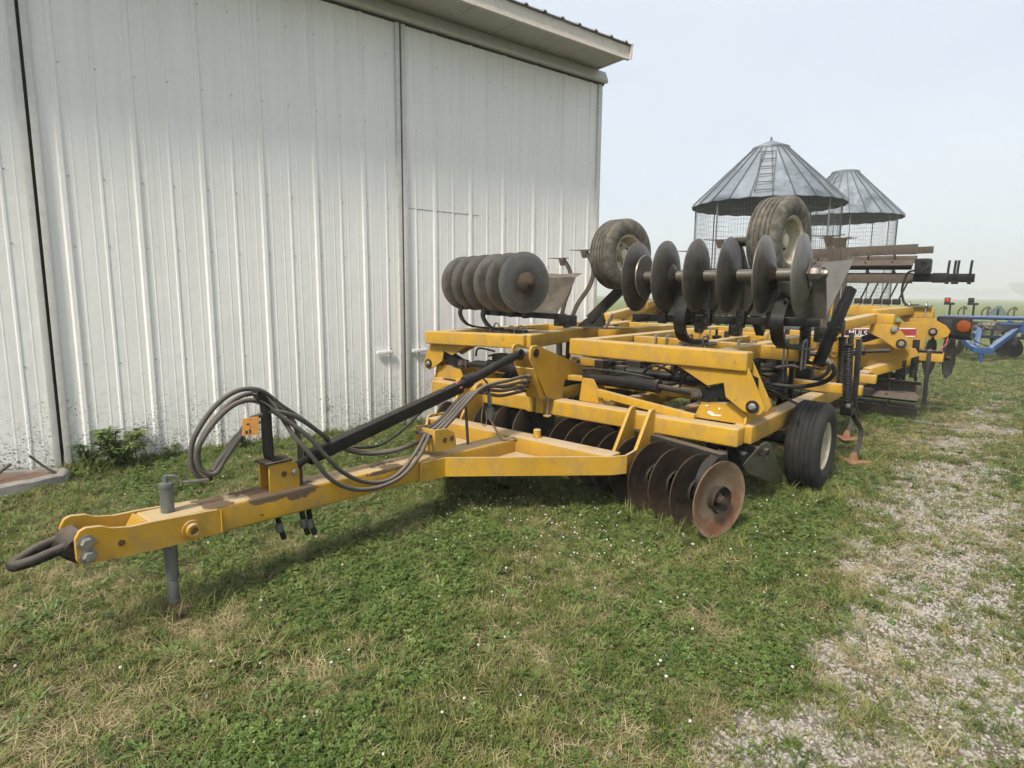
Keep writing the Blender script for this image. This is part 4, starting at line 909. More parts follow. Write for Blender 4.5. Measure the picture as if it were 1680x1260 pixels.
def gang(start, d, n, spacing, r_key, parent, flip, shaft_mat, hub, ends=(.12, .12), first_key=None):
    """n blades on one shaft starting at start and running along d; flip turns the hollow side round"""
    d = Vector(d).normalized(); start = Vector(start); sh = cyl('gang_shaft', start - d * ends[0], start + d * (spacing * (n - 1) + ends[1]), .034, shaft_mat, parent, 16)
    yaw = math.atan2(d.y, d.x) + (math.pi if flip else 0); roll_ = 0
    for i in range(n):
        p = start + d * spacing * i
        o = bpy.data.objects.new('disc', DM[first_key if (first_key and i == 0) else r_key]); COL.objects.link(o); o.parent = parent; o.location = p; o.rotation_euler = (random.uniform(0, 6.28), 0, yaw)
        if hub:
            h = bpy.data.objects.new('disc_hub', HUB[hub]); COL.objects.link(h); h.parent = parent; h.location = p + d * .0 ; h.rotation_euler = (0, 0, yaw)
        if i < n - 1:
            s_ = cyl('gang_spool', p + d * (spacing * .22), p + d * (spacing * .86), .048, shaft_mat, parent, 16)
    return sh
RG = (Vector((.74, 5.0, 1.915)), Vector((1.362, .03, .03)).normalized())
gang(RG[0], RG[1], 6, .272, 'wing', MA, False, M['blade'], None, (.06, .16))
for i in (1, 4): 
    h = bpy.data.objects.new('disc_hub', HUB['bell']); COL.objects.link(h); h.parent = MA; h.location = RG[0] + RG[1] * .272 * i; h.rotation_euler = (0, 0, 0)
lathe('shaft_nut', [(0, 0), (0, .055), (.03, .06), (.07, .05), (.09, .035), (.13, .03), (.13, 0)], RG[0] + RG[1] * (.272 * 5 + .05), RG[1], M['blade'], MA, 8, 25)
lathe('end_washer', [(0, .0), (0, .11), (.012, .11), (.012, 0)], RG[0] + RG[1] * (.272 * 5 + .055), RG[1], M['shield'], MA, 4, 20)
lathe('inner_dish', [(.0, .19), (.012, .185), (.012, .0)], RG[0] + RG[1] * .062, RG[1], M['blade'], MA, 28)
LG = (Vector((-.44, 4.86, 1.852)), Vector((-.955, .295, -.01)).normalized())
gang(LG[0], LG[1], 6, .243, 'wing', MA, True, M['blade'], None, (.05, .1), 'grey')
lathe('end_hub', [(0, 0), (0, .105), (.012, .105), (.03, .085), (.035, .075), (.05, .07), (.07, .03), (.10, .03), (.105, .02), (.105, 0)], LG[0] - LG[1] * .033, -LG[1], M['blade_rust'], MA, 24, 30)
FG = (Vector((1.87, 4.27, .305)), Vector((-.953, .30, 0)).normalized())
gang(FG[0], FG[1], 9, .216, 'front', MA, False, M['blade_rust'], 'bell_rust', (.03, .1), 'outer')
lathe('end_hub', [(-.04, .0), (-.04, .105), (-.02, .105), (.0, .075), (.012, .05), (.03, .045), (.05, .028), (.075, .026), (.075, 0)], FG[0] + FG[1] * .03, -FG[1], M['blade_rust'], MA, 24, 30)
FL = (Vector((-1.17, 4.49, .305)), Vector((.953, .30, 0)).normalized())
gang(FL[0], FL[1], 5, .216, 'front', MA, False, M['blade_rust'], 'bell_rust', (.03, .1))
for s in (1, -1):
    gang((2.72 * s, 11.0, .90), (-s, .2, 0), 10, .25, 'rear', MA, False, BD, None, (.02, .1))
    beam('gang_beam', ((1.80 if s > 0 else 1.2) * s, 4.52 if s > 0 else 4.71, .545), (.16 * s, 5.03, .545), .09, .075, BD, MA)
    beam('rear_gang_beam', (2.60 * s, 10.85, .91), (.3 * s, 11.1, .91), .10, .10, YL, MA)
    gang((1.75 * s, 7.9, .36), (-s, -.32, 0), 7, .25, 'front', MA, True, M['blade_rust'], None, (.03, .1))
# --- C-springs carrying the gangs
def cspring(base, fwd, h, reach, material, parent, w=.07, t=.02, side=(1, 0, 0), clamp=True):
    b = Vector(base); f_ = Vector(fwd).normalized(); u = Vector((0, 0, 1))
    pts = [b - f_ * .10, b + f_ * .05 + u * .0, b + f_ * reach * .75 + u * h * .10, b + f_ * reach + u * h * .36, b + f_ * reach * .98 + u * h * .62, b + f_ * reach * .68 + u * h * .92, b + f_ * .02 + u * h, b - f_ * .10 + u * h]
    o = ribbon('c_spring', pts, w, t, side, material, parent)
    if clamp:
        s = Vector(side)
        box('spring_clamp', b - u * .018, (abs(s.x) * .30 + abs(s.y) * .14, abs(s.x) * .16 + abs(s.y) * .30, .014), M['shield'], o, .003)
        for q in (-.09, .06): ribbon('u_bolt', [b + s * q + f_ * .03 - u * .20, b + s * q + f_ * .03 + u * .02, b + s * q - f_ * .02 + u * .045, b + s * q - f_ * .08 + u * .04, b + s * q - f_ * .09 - u * .20], .014, .014, side, M['steel'], o, 4)
    return o
cspring((1.95, 5.66, 1.345), (0, -1, 0), .47, .62, BK, MA, .10, .03)
cspring((1.16, 5.42, 1.345), (0, -1, 0), .46, .42, BK, MA, .10, .03)
for x in (1.16, 1.95): box('gang_bearing', (x, 5.30, 1.82), (.10, .18, .14), BD, MA, .02)
ls = Vector((-.955, .295, 0)).normalized(); lf = Vector((-.295, -.955, 0)).normalized()
for q in (.42, .92):
    b = Vector((-.44, 4.86, 0)) + ls * (q + .10) - lf * .30; cspring((b.x, b.y, 1.325), lf, .40, .46, BK, MA, .065, .02, ls, False)
    beam('spring_shoe', (b.x + lf.x * .1, b.y + lf.y * .1, 1.305), (b.x - lf.x * .55, b.y - lf.y * .55, 1.315), .10, .012, M['shield'], MA, bev=.003)
    for k in (.02, -.10): ribbon('u_bolt', [b + ls * .05 - lf * k + Vector((0, 0, 1.28)), b + ls * .05 - lf * k + Vector((0, 0, 1.36)), b - lf * k + Vector((0, 0, 1.385)), b - ls * .05 - lf * k + Vector((0, 0, 1.36)), b - ls * .05 - lf * k + Vector((0, 0, 1.28))], .012, .012, lf, M['steel'], MA, 4)
beam('gang_beam', (-.22, 5.12, 1.52), (-1.55, 5.52, 1.50), .07, .06, BK, MA); beam('gang_beam', (.60, 5.22, 1.545), (2.22, 5.22, 1.575), .07, .065, BK, MA)
for x in (.92, 1.18, 1.33, 1.62, 1.86): 
    bl = box('scraper_clamp', (x, 5.17, 1.575), (.07, .05, .14), BK, MA, .008); tube('scraper_arm', [(x + .03, 5.18, 1.6), (x + .09, 5.14, 1.68), (x + .13, 5.08, 1.75)], .013, BK, bl, 4, 6)
    for z in (1.54, 1.61): bolt('clamp_bolt', (x, 5.145, z), (0, -1, 0), .011, BD, bl)
for i in range(4):
    b = LG[0] + LG[1] * (.2 + .26 * i) - lf * .16; box('scraper_clamp', (b.x, b.y, 1.535), (.05, .07, .10), BK, MA, .008)
ribbon('c_spring', [(1.735, 4.66, .56), (1.735, 4.48, .55), (1.735, 4.31, .50), (1.735, 4.235, .40), (1.735, 4.26, .30), (1.735, 4.36, .25)], .075, .022, (1, 0, 0), BK, MA); box('gang_bearing', (1.735, 4.37, .30), (.09, .17, .13), BD, MA, .02)
for x, y in ((.75, 4.86), (-.75, 4.86)):
    ribbon('c_spring', [(x, y + .1, .505), (x, y - .02, .5), (x, y - .13, .44), (x, y - .15, .36), (x, y - .08, .29), (x, y + .04, .27)], .065, .018, (1, 0, 0), BK, MA); box('gang_bearing', (x, y + .08, .31), (.10, .16, .13), BD, MA, .02)
plate('scraper', [(1.62, 4.50, .52), (1.68, 4.44, .53), (1.78, 4.36, .36), (1.72, 4.40, .33)], .008, BD, MA)
# --- deflector shields
v, f = sweep_data(smooth_path([(.78, 5.42, 1.575), (1.5, 5.40, 1.60), (2.22, 5.38, 1.60)], 6), [(-.0, .0), (.14, .02), (.30, .09), (.40, .16), (.40, .168), (.30, .098), (.14, .028), (0, .008)], (0, 0, 1)); from_lists('deflector_shield', v, f, M['shield'], MA, 40)
plate('shield_end', [(1.95, 5.42, 1.60), (2.215, 5.40, 1.60), (2.335, 5.62, 2.08), (2.12, 5.64, 2.06), (1.92, 5.56, 1.86)], .008, M['shield'], MA)
v, f = [], []; nr, nc = 9, 8                          # scoured curved deflector behind the left gang
for side_ in (0, .008):
    for i in range(nr):
        t = i / (nr - 1)
        for j in range(nc):
            q = j / (nc - 1); x = (-.92) * (1 - q) + (-.52 + .24 * t) * q; v.append((x, 5.60 - .06 * q + .05 * math.sin(t * 2.6) + (.10 if i == nr - 1 else .0) + side_, 1.52 + .46 * min(t, .97) + .006 * math.sin(q * 9) * t))
for k in range(2):
    for i in range(nr - 1):
        for j in range(nc - 1):
            b_ = k * nr * nc + i * nc + j; f.append((b_, b_ + 1, b_ + nc + 1, b_ + nc))
from_lists('deflector_shield', v, f, M['shield_worn'], MA, 50)
plate('wheel_shield', [(1.93, 4.98, .60), (1.93, 5.12, .59), (1.93, 5.22, .55), (1.93, 5.66, .20), (1.93, 5.72, .10), (1.90, 5.60, .10), (1.80, 5.10, .30), (1.80, 4.95, .40)], .01, M['shield_worn'], MA)
beam('shield_tube', (1.50, 5.06, .55), (1.96, 5.06, .51), .062, .062, BD, MA, hollow=True, bev=.006)
# --- wheels
def tyre_data():
    P_ = [(-.10, .205), (-.128, .225), (-.148, .275), (-.150, .315), (-.140, .360), (-.118, .388)]
    for x in (-.085, -.045, 0, .045, .085): 
        P_ += [(x - .012, .398), (x - .008, .398 - .014), (x + .008, .398 - .014), (x + .012, .398)]
    P_ += [(.118, .388), (.140, .360), (.150, .315), (.148, .275), (.128, .225), (.10, .205)]
    return lathe_data(P_, 48)
tv, tf = tyre_data(); TY = {}
for k in ('tyre', 'tyre_muddy'):
    me = bpy.data.meshes.new(k); me.from_pydata(tv, [], tf); finish(me, M[k], 35); TY[k] = me
rv, rf = lathe_data([(.108, .205), (.122, .214), (.122, .222), (.110, .208), (.104, .196), (.06, .186), (-.01, .180), (-.02, .168), (.0, .15), (.012, .11), (.0, .082), (.028, .072), (.062, .058), (.066, .0)], 36)
RM = bpy.data.meshes.new('rim'); RM.from_pydata(rv, [], rf); finish(RM, M['rim'], 40)
rv, rf = lathe_data([(-.122, .222), (-.122, .205), (-.06, .186), (-.02, .175)], 36); RB = bpy.data.meshes.new('rim_back'); RB.from_pydata(rv, [], rf); finish(RB, M['rim'], 40)
def wheel(p, muddy, axle_to, yaw=0):
    w = empty('wheel', p, (random.uniform(0, 1), 0, yaw), MA)
    for nm, me in (('tyre', TY['tyre_muddy' if muddy else 'tyre']), ('rim', RM), ('rim_back', RB)):
        o = bpy.data.objects.new(nm, me); COL.objects.link(o); o.parent = w
    for i in range(6):
        a = i * math.pi / 3; bolt('wheel_bolt', (.012, .105 * math.cos(a), .105 * math.sin(a)), (1, 0, 0), .012, M['slat'], w)
    cyl('axle', (p[0] - .02, p[1], p[2]), axle_to, .045, BD, MA, 14)
wheel((2.06, 6.03, .425), False, (1.3, 6.03, .425)); wheel((-2.06, 6.03, .425), False, (-1.3, 6.03, .425), math.pi)
wheel((1.62, 6.05, 2.28), True, (1.2, 6.05, 2.28), R(-9)); wheel((-.20, 6.34, 2.20), True, (-.55, 6.34, 2.20), R(-13))
wheel((1.35, 6.03, .425), False, (1.1, 6.03, .425)); wheel((-1.35, 6.03, .425), False, (-1.1, 6.03, .425), math.pi)
beam('wheel_arm', (1.22, 6.05, 2.24), (1.20, 7.1, 1.36), .09, .11, BD, MA)
wa = beam('wheel_arm', (-.62, 6.42, 1.44), (-.10, 6.50, 1.96), .11, .11, BD, MA, hollow=True, bev=.008); plate('arm_gusset', py_(6.40, [(-.80, 1.345), (-.44, 1.345), (-.40, 1.42), (-.44, 1.53), (-.55, 1.50), (-.70, 1.43)]), .02, BD, wa); beam('arm_foot', (-.86, 6.42, 1.335), (-.30, 6.42, 1.345), .22, .016, M['shield'], wa, bev=.003); cyl('arm_rod', (-.36, 6.35, 1.36), (-.28, 6.35, 1.52), .018, M['steel'], wa, 10)
for x in (1.3, -1.3): beam('wheel_arm', (x, 6.05, .44), (x, 7.2, .78), .10, .12, BD, MA)
# --- ripper shanks
def sweep_point(p, s, parent, up_=1):
    """duck-foot point: two swept wings and a neck"""
    x, y, z = p; t = .008
    v = [(x, y - .13 * s, z), (x + .16 * s, y + .08 * s, z + .012 * up_), (x + .145 * s, y + .12 * s, z + .014 * up_), (x, y - .02 * s, z + .02 * up_), (x - .145 * s, y + .12 * s, z + .014 * up_), (x - .16 * s, y + .08 * s, z + .012 * up_)]
    n = len(v); v2 = [(a, b, c + t * up_) for a, b, c in v]
    o = from_lists('sweep', v + v2, [(0, 1, 2, 3), (0, 3, 4, 5), (n, n + 3, n + 2, n + 1), (n, n + 5, n + 4, n + 3)] + [(i, (i + 1) % n, n + (i + 1) % n, n + i) for i in range(n)], M['rust'] if up_ > 0 else M['slat'], parent)
    k = [(-.05, -.03), (.05, -.03), (.03, .05), (-.03, .05)]; vv = [(x + a, y + b, z + .012 * up_) for a, b in k] + [(x + a * .45, y + b * .5 + .0, z + .11 * up_) for a, b in k]
    from_lists('sweep_neck', vv, [(0, 1, 5, 4), (1, 2, 6, 5), (2, 3, 7, 6), (3, 0, 4, 7), (4, 5, 6, 7)], M['rust'] if up_ > 0 else M['slat'], o)
def shank(x, y, full=True):
    s_ = empty('ripper_shank', (0, 0, 0), (0, 0, 0), MA)
    ribbon('shank_bar', [(x + .0, y + .02, .66), (x + .05, y + .14, .50), (x + .11, y + .19, .38), (x + .12, y + .15, .24), (x + .10, y + .08, .12)], .045, .024, (1, 0, 0), BD, s_)
    sweep_point((x + .10, y + .06, .035), 1, s_)
    beam('shank_post', (x + .02, y + .12, 1.34), (x + .05, y + .06, .62), .05, .07, BK, s_, upv=(0, 1, 0), bev=.008)
    box('shank_pivot', (x, y - .02, .62), (.11, .16, .14), BK, s_, .02)
    helix('spring', (x - .04, y - .05, 1.26), (x + .0, y - .07, .70), .038, .011, 22, M['spring'], s_)
    cyl('spring_rod', (x - .045, y - .05, 1.36), (x + .0, y - .07, .66), .016, BK, s_, 10)
    box('spring_cap', (x - .04, y - .05, 1.28), (.085, .085, .03), BK, s_, .01); bolt('pivot_bolt', (x + .02, y - .10, .66), (0, -1, 0), .018, M['steel'], s_)
for (x, y) in ((2.14, 7.12), (1.86, 8.25), (1.5, 7.12), (.75, 7.12), (1.12, 8.25), (-.75, 7.12), (-1.12, 8.25), (-1.5, 7.12)): shank(x, y)
def up_shank(pts, side=(1, 0, 0), base=True):
    s_ = empty('folded_shank', (0, 0, 0), (0, 0, 0), MA)
    ribbon('shank_bar', pts, .05, .024, side, M['slat'], s_); t = Vector(pts[-1]); sweep_point((t.x, t.y, t.z + .02), -1, s_, -1)
    b = Vector(pts[0]); box('shank_clamp', b + Vector((0, 0, .03)), (.12, .16, .16), BK, s_, .02); 
    for q in (-.03, .05): bolt('clamp_bolt', b + Vector((.02, -.085, q)), (0, -1, 0), .016, BD, s_)
up_shank([(-.98, 6.5, 1.36), (-.88, 6.5, 1.60), (-.72, 6.5, 1.82), (-.66, 6.5, 2.0), (-.70, 6.5, 2.15), (-.80, 6.5, 2.27)])
up_shank([(-1.30, 6.75, 1.36), (-1.24, 6.75, 1.62), (-1.16, 6.75, 1.84), (-1.18, 6.75, 2.04), (-1.30, 6.75, 2.19)])
up_shank([(.95, 7.0, 1.36), (.90, 7.0, 1.75), (.82, 7.0, 2.1), (.70, 7.0, 2.38)]); up_shank([(.42, 7.3, 1.36), (.40, 7.3, 1.75), (.34, 7.3, 2.05), (.25, 7.3, 2.28)])
up_shank([(1.88, 6.85, 1.36), (1.92, 6.85, 1.75), (1.91, 6.85, 2.05), (1.86, 6.85, 2.37)]); up_shank([(1.88, 7.3, 1.40), (1.90, 7.3, 1.8), (1.88, 7.3, 2.1), (1.84, 7.3, 2.38)]); up_shank([(1.82, 7.9, 1.40), (1.84, 7.9, 1.8), (1.82, 7.9, 2.1), (1.78, 7.9, 2.42)])
us = beam('spring_post', (2.06, 5.98, 1.16), (2.22, 6.25, 1.86), .06, .09, BK, MA, bev=.01); helix('spring', (1.96, 5.9, 1.18), (1.95, 5.9, 1.64), .04, .012, 20, M['spring'], us); cyl('spring_rod', (1.96, 5.9, 1.12), (1.95, 5.9, 1.70), .018, BK, us, 10); box('spring_cap', (1.95, 5.9, 1.665), (.12, .10, .05), BK, us, .015)
box('spring_foot', (1.98, 5.9, 1.09), (.14, .12, .10), BK, us, .02)
for z in (1.40, 1.50, 1.60): bolt('post_bolt', (2.16, 5.98 + (z - 1.16) * .4, z), (.3, -1, 0), .018, BD, us)
# --- rear roller on the ground, right and left
def roller(y, zc, x0, x1, r, upside=False):
    rl = empty('roller', (0, 0, 0), (0, 0, 0), MA); cyl('roller_tube', (x0, y, zc), (x1, y, zc), .075, BD, rl, 18)
    for i in range(5):
        a = i * 2 * math.pi / 5 + .5; c = Vector((0, y + r * math.cos(a), zc + r * math.sin(a))); beam('slat', (x0 - .02, c.y, c.z), (x1 + .04, c.y, c.z), .012, .12, M['slat'], rl, upv=(0, math.cos(a + .9), math.sin(a + .9)), bev=.003)
        k = 4
        for j in range(k):
            xx = x0 + (x1 - x0) * (j + .35) / k; beam('spoke', (xx, y, zc), (xx, c.y, c.z), .012, .07, M['slat'], rl, upv=(1, 0, 0) if False else (0, -math.sin(a), math.cos(a)), bev=.002)
            bolt('slat_bolt', (xx, c.y - .01, c.z + .02), (0, -1, .3), .014, M['slat'], rl)
    return rl
roller(10.55, .33, .25, 2.42, .22); roller(10.55, .33, -2.42, -.25, .22)
for s in (1, -1):
    beam('roller_arm', (2.52 * s, 10.55, .24), (2.50 * s, 10.60, 1.02), .05, .13, BD, MA, upv=(0, 1, 0)); beam('roller_beam', (.3 * s, 10.85, .98), (2.42 * s, 10.85, .98), .1, .1, BD, MA)
    beam('adjuster_bar', (2.34 * s, 10.6, .62), (2.33 * s, 10.6, 1.17), .09, .03, BK, MA, upv=(0, 1, 0))
    box('arm_block', (2.52 * s, 10.72, .93), (.30, .14, .13), YL, MA, .01); box('arm_cap', (2.50 * s, 10.72, 1.012), (.32, .18, .02), BD, MA)
    for q in (-.09, .0, .09): bolt('cap_bolt', (2.50 * s + q, 10.70, 1.022), (0, 0, 1), .018, M['steel'], MA)
# --- rear wing: upturned roller, harrow bar and spring tines
rr = roller(11.6, 2.28, .55, 2.05, .20); box('roller_bearing', (2.20, 11.6, 2.26), (.22, .20, .24), BD, rr, .04)
lathe('bearing_ring', [(0, .08), (.02, .08), (.02, .04), (.0, .04)], (2.22, 11.49, 2.28), (0, -1, 0), BD, rr, 18)
beam('top_board', (.4, 11.45, 2.47), (2.12, 11.45, 2.52), .02, .15, M['slat'], MA, bev=.003); beam('top_board', (.5, 11.9, 2.48), (2.28, 11.9, 2.53), .02, .11, M['slat'], MA, bev=.003); beam('low_board', (.5, 11.42, 2.055), (2.10, 11.42, 2.06), .02, .14, M['slat'], MA, bev=.003)
hb = beam('harrow_bar', (.5, 11.75, 2.085), (2.86, 11.75, 2.085), .11, .13, BK, MA)
for x in (2.52, 2.60, 2.64, 2.80): tube('harrow_spike', [(x, 11.70, 2.10), (x, 11.70, 2.24), (x + .005, 11.70, 2.35)], .017, BD, hb, 3, 6); box('spike_clamp', (x, 11.70, 2.01), (.05, .06, .04), BK, hb, .008)
box('bar_sleeve', (2.42, 11.75, 2.085), (.20, .13, .15), BK, hb, .01)
cspring((2.14, 11.25, 1.66), (-1, 0, 0), .52, .14, BK, MA, .10, .025, (0, 1, 0), False); box('spring_plate', (2.24, 11.25, 1.648), (.36, .2, .016), M['shield'], MA)
for q in (2.12, 2.34): ribbon('u_bolt', [(q, 11.19, 1.42), (q, 11.19, 1.65), (q, 11.23, 1.69), (q, 11.30, 1.69), (q, 11.33, 1.42)], .016, .016, (1, 0, 0), M['steel'], MA, 4)
for x in (.62, .75, .88, 1.0, 1.45, 1.58, 1.72, 1.85, 1.98):
    tn = tube('spring_tine', [(x - .06, 11.35, 1.66), (x - .02, 11.38, 1.76), (x + .06, 11.45, 2.02)], .014, BK, MA, 4, 6); box('tine_clamp', (x - .05, 11.33, 1.70), (.11, .12, .09), BD, tn, .02)
# --- tail lamp
lm = box('warning_lamp', (2.71, 11.25, 1.36), (.44, .12, .29), BK, MA, .03); lathe('amber_lens', [(0, .09), (.012, .085), (.02, .05), (.022, 0)], (2.83, 11.188, 1.37), (0, -1, 0), M['amber'], lm, 28); box('dark_lens', (2.61, 11.185, 1.37), (.17, .012, .2), M['dark_lens'], lm, .02); beam('lamp_bracket', (2.42, 11.3, 1.19), (2.95, 11.3, 1.19), .12, .05, BK, lm)
tube('lamp_wire', [(2.66, 11.18, 1.20), (2.65, 11.14, 1.10), (2.61, 11.1, 1.02), (2.65, 11.08, .92), (2.60, 11.05, .80)], .008, M['pink'], lm, 5, 5)
# --- hydraulic hoses
H1, H2 = M['hose'], M['hose_dark']
def hose(pts, r=.0145, m_=H1, n=6): return tube('hydraulic_hose', pts, r, m_, MA, n, 8)
hose([(-.02, 1.82, 1.02), (-.02, 1.74, 1.0), (-.02, 1.65, .89), (-.02, 1.56, .80), (-.02, 1.50, .73), (-.03, 1.45, .78), (-.03, 1.45, .89), (-.02, 1.51, 1.0), (-.02, 1.61, 1.10), (-.02, 1.70, 1.15), (-.02, 1.79, 1.15), (.0, 1.88, 1.08), (.09, 1.95, .90), (.15, 2.04, .75), (.17, 2.13, .61), (.17, 2.24, .52), (.17, 2.38, .46), (.17, 2.55, .44), (.165, 2.74, .47), (.15, 2.92, .58), (.10, 3.06, .70)])
hose([(.04, 1.77, 1.0), (.04, 1.66, .93), (.04, 1.57, .83), (.04, 1.50, .745), (.03, 1.43, .78), (.03, 1.41, .87), (.04, 1.45, .96), (.04, 1.54, 1.06), (.04, 1.65, 1.125), (.05, 1.76, 1.12), (.08, 1.88, 1.02), (.12, 2.03, .88), (.14, 2.13, .75), (.145, 2.24, .62), (.145, 2.40, .51), (.145, 2.58, .46), (.14, 2.74, .49), (.11, 2.92, .60), (.06, 3.06, .70)])
hose([(-.07, 1.80, .98), (-.07, 1.68, .90), (-.06, 1.56, .77), (-.06, 1.49, .70), (-.07, 1.43, .76), (-.07, 1.43, .9), (-.06, 1.50, 1.03), (-.06, 1.60, 1.13), (-.06, 1.72, 1.18), (-.05, 1.84, 1.16), (-.06, 1.96, 1.06), (-.06, 2.10, .95), (-.06, 2.24, .83), (-.07, 2.35, .74), (-.10, 2.5, .66), (-.12, 2.75, .585), (-.12, 3.05, .575), (-.05, 3.15, .64)])
hose([(.0, 1.84, 1.10), (-.02, 1.92, 1.06), (-.02, 2.02, .95), (-.02, 2.06, .8), (-.01, 2.05, .62), (0, 2.05, .5)], .0155)
hose([(.07, 1.82, 1.06), (.06, 1.94, 1.02), (.04, 2.05, .96), (.02, 2.2, .84), (-.06, 2.33, .74), (-.10, 2.6, .61), (-.10, 2.9, .57), (-.02, 3.13, .63)])
for x, y in ((.0, 2.05), (.03, 2.08), (-.05, 1.91)): tube('hose_coupler', [(x, y, .50), (x, y + .0, .34), (x + .01, y + .03, .20)], .018, BK, MA, 3, 8)
for i, x in enumerate((.09, .055, .02, -.02)): hose([(x, 3.04, .70), (x, 3.14, .68 + .01 * i), (x, 3.30, .77), (x, 3.48, .89), (x, 3.64, .98 - .015 * i), (x - .02, 3.82, 1.0 - .03 * i), (x - .05, 4.06, 1.0 - .05 * i), (x - .10, 4.35, 1.0 - .055 * i), (x - .15, 4.62, .95 - .04 * i)], .015)
hose([(-.12, 2.49, .67), (-.15, 2.78, .625), (-.15, 3.01, .70), (-.14, 3.2, .82), (-.12, 3.36, .91), (-.07, 3.55, .955)], .010, H2)
ws = cyl('tongue_leg', (-.03, 3.62, .50), (-.05, 3.60, .93), .012, M['slat'], MA, 8)
cn = cyl('trailer_plug', (.05, 3.80, .70), (.05, 3.80, .80), .03, M['galv'], MA, 14); cyl('plug_neck', (.05, 3.80, .80), (.05, 3.79, .92), .018, M['galv'], cn, 12); tube('plug_cord', [(.05, 3.79, .90), (.04, 3.78, 1.0), (.0, 3.74, 1.06)], .008, BK, cn, 4, 6); tube('plug_cable', [(.05, 3.80, .70), (.07, 3.86, .60), (.08, 3.94, .50), (.10, 4.05, .505), (.14, 4.12, .45)], .010, M['twine'], cn, 5, 6)
tube('plug_chain', [(.03, 3.76, .93), (.02, 3.74, .80), (.02, 3.73, .68), (.04, 3.755, .645), (.05, 3.76, .7), (.04, 3.76, .78)], .005, M['twine'], cn, 5, 5)
for k in range(6): hose([(-.15 + .03 * k, 5.0, .80 + .03 * k), (.15 + .05 * k, 5.15, .90), (.4 + .06 * k, 5.3, 1.0 - .02 * k), (.7 + .05 * k, 5.5, .92), (1.1, 5.9 + .05 * k, .88)], .013, H2)
for k in range(5): hose([(-.2, 5.1 + .05 * k, .86), (-.5, 5.2, .98 - .02 * k), (-.9, 5.4 + .05 * k, .9), (-1.3, 5.9, .9)], .013, H2)
hose([(1.55, 6.35, 1.20), (1.79, 6.42, 1.22), (1.96, 6.45, 1.21), (2.07, 6.45, 1.14), (2.11, 6.45, 1.05), (2.02, 6.45, .95), (1.79, 6.45, .88), (1.50, 6.45, .87), (1.1, 6.3, .85)], .022, H2)
hose([(1.60, 6.35, 1.06), (1.76, 6.38, 1.09), (1.86, 6.38, 1.02), (1.97, 6.40, .99), (2.06, 6.42, 1.06), (2.05, 6.45, 1.16), (1.92, 6.45, 1.23)], .019, H2)
helix('hose_guard', (1.97, 6.45, 1.215), (2.08, 6.45, 1.13), .026, .006, 7, M['steel'], MA)
hose([(-1.0, 4.97, 1.06), (-.8, 4.95, 1.10), (-.5, 4.92, 1.10), (-.25, 4.9, 1.08)], .011, H2); hose([(-1.2, 4.98, 1.04), (-1.15, 4.97, 1.13), (-.9, 4.95, 1.12)], .011, H2)

# --- plumbing and tackle packed between the frames
for (p0, p1, r) in (((.35, 5.5, .98), (1.25, 5.62, .96), .05), ((.3, 6.5, 1.02), (1.3, 6.6, 1.0), .045), ((-1.4, 5.6, .95), (-.5, 5.6, .97), .05), ((1.25, 6.9, .95), (1.3, 8.2, .98), .05), ((.7, 7.6, 1.0), (1.5, 7.7, 1.0), .05), ((-.2, 6.0, .95), (-.2, 7.6, 1.0), .05), ((.25, 5.6, 1.02), (.3, 7.2, 1.0), .04), ((1.0, 9.2, .95), (1.9, 9.3, 1.05), .055)):
    c = cyl('hydraulic_cylinder', p0, p1, r, BK, MA, 18); d = (Vector(p1) - Vector(p0)).normalized(); cyl('cylinder_rod', p1, Vector(p1) + d * .28, r * .45, BD, c, 12); box('cylinder_end', Vector(p0), (r * 2.3, r * 2.3, r * 2.3), BD, c, .012)
rp_ = random.Random(9)
for k in range(16):
    x, y = rp_.uniform(.2, 1.5), rp_.uniform(5.3, 8.0); hose([(x, y, .86), (x + rp_.uniform(-.1, .25), y + rp_.uniform(-.2, .3), 1.02 + rp_.uniform(-.05, .08)), (x + rp_.uniform(.1, .4), y + rp_.uniform(-.1, .4), .93), (x + rp_.uniform(.2, .6), y + rp_.uniform(.0, .7), .86)], .013, H2)
for k in range(14):
    x, y = rp_.uniform(.25, 1.65), rp_.uniform(5.35, 8.0); box('valve_block' if k % 3 == 0 else 'bracket', (x, y, .80 + rp_.uniform(0, .2)), (rp_.uniform(.06, .16), rp_.uniform(.06, .16), rp_.uniform(.08, .22)), BD if k % 2 else M['slat'], MA, .012)
for x in (.35, .75, 1.15, 1.5): 
    beam('drop_post', (x, 6.1, .84), (x, 6.1, 1.19), .06, .06, BD, MA); helix('spring', (x + .07, 6.6, .86), (x + .07, 6.6, 1.2), .036, .010, 14, M['spring'], MA)
for x, y in ((.6, 5.9), (1.45, 5.9), (.5, 7.3), (1.3, 7.3)):
    for q in (-.06, .06): ribbon('u_bolt', [(x + q, y - .075, 1.15), (x + q, y - .075, 1.32), (x + q, y - .05, 1.345), (x + q, y + .05, 1.345), (x + q, y + .075, 1.32), (x + q, y + .075, 1.15)], .014, .014, (1, 0, 0), M['steel'], MA, 3)
    box('clamp_plate', (x, y, 1.165), (.2, .2, .014), M['shield'], MA, .003)
gang((2.12, 11.15, .56), (-1, .1, 0), 8, .24, 'rear', MA, True, BD, None, (.02, .1))
for x in (1.6, 1.8, 2.0, 2.2, 2.35): helix('spring', (x, 10.5, .62), (x, 10.5, .92), .04, .012, 9, M['spring'], MA); beam('tine_arm', (x, 10.45, .95), (x + .03, 10.65, .52), .03, .05, BD, MA)
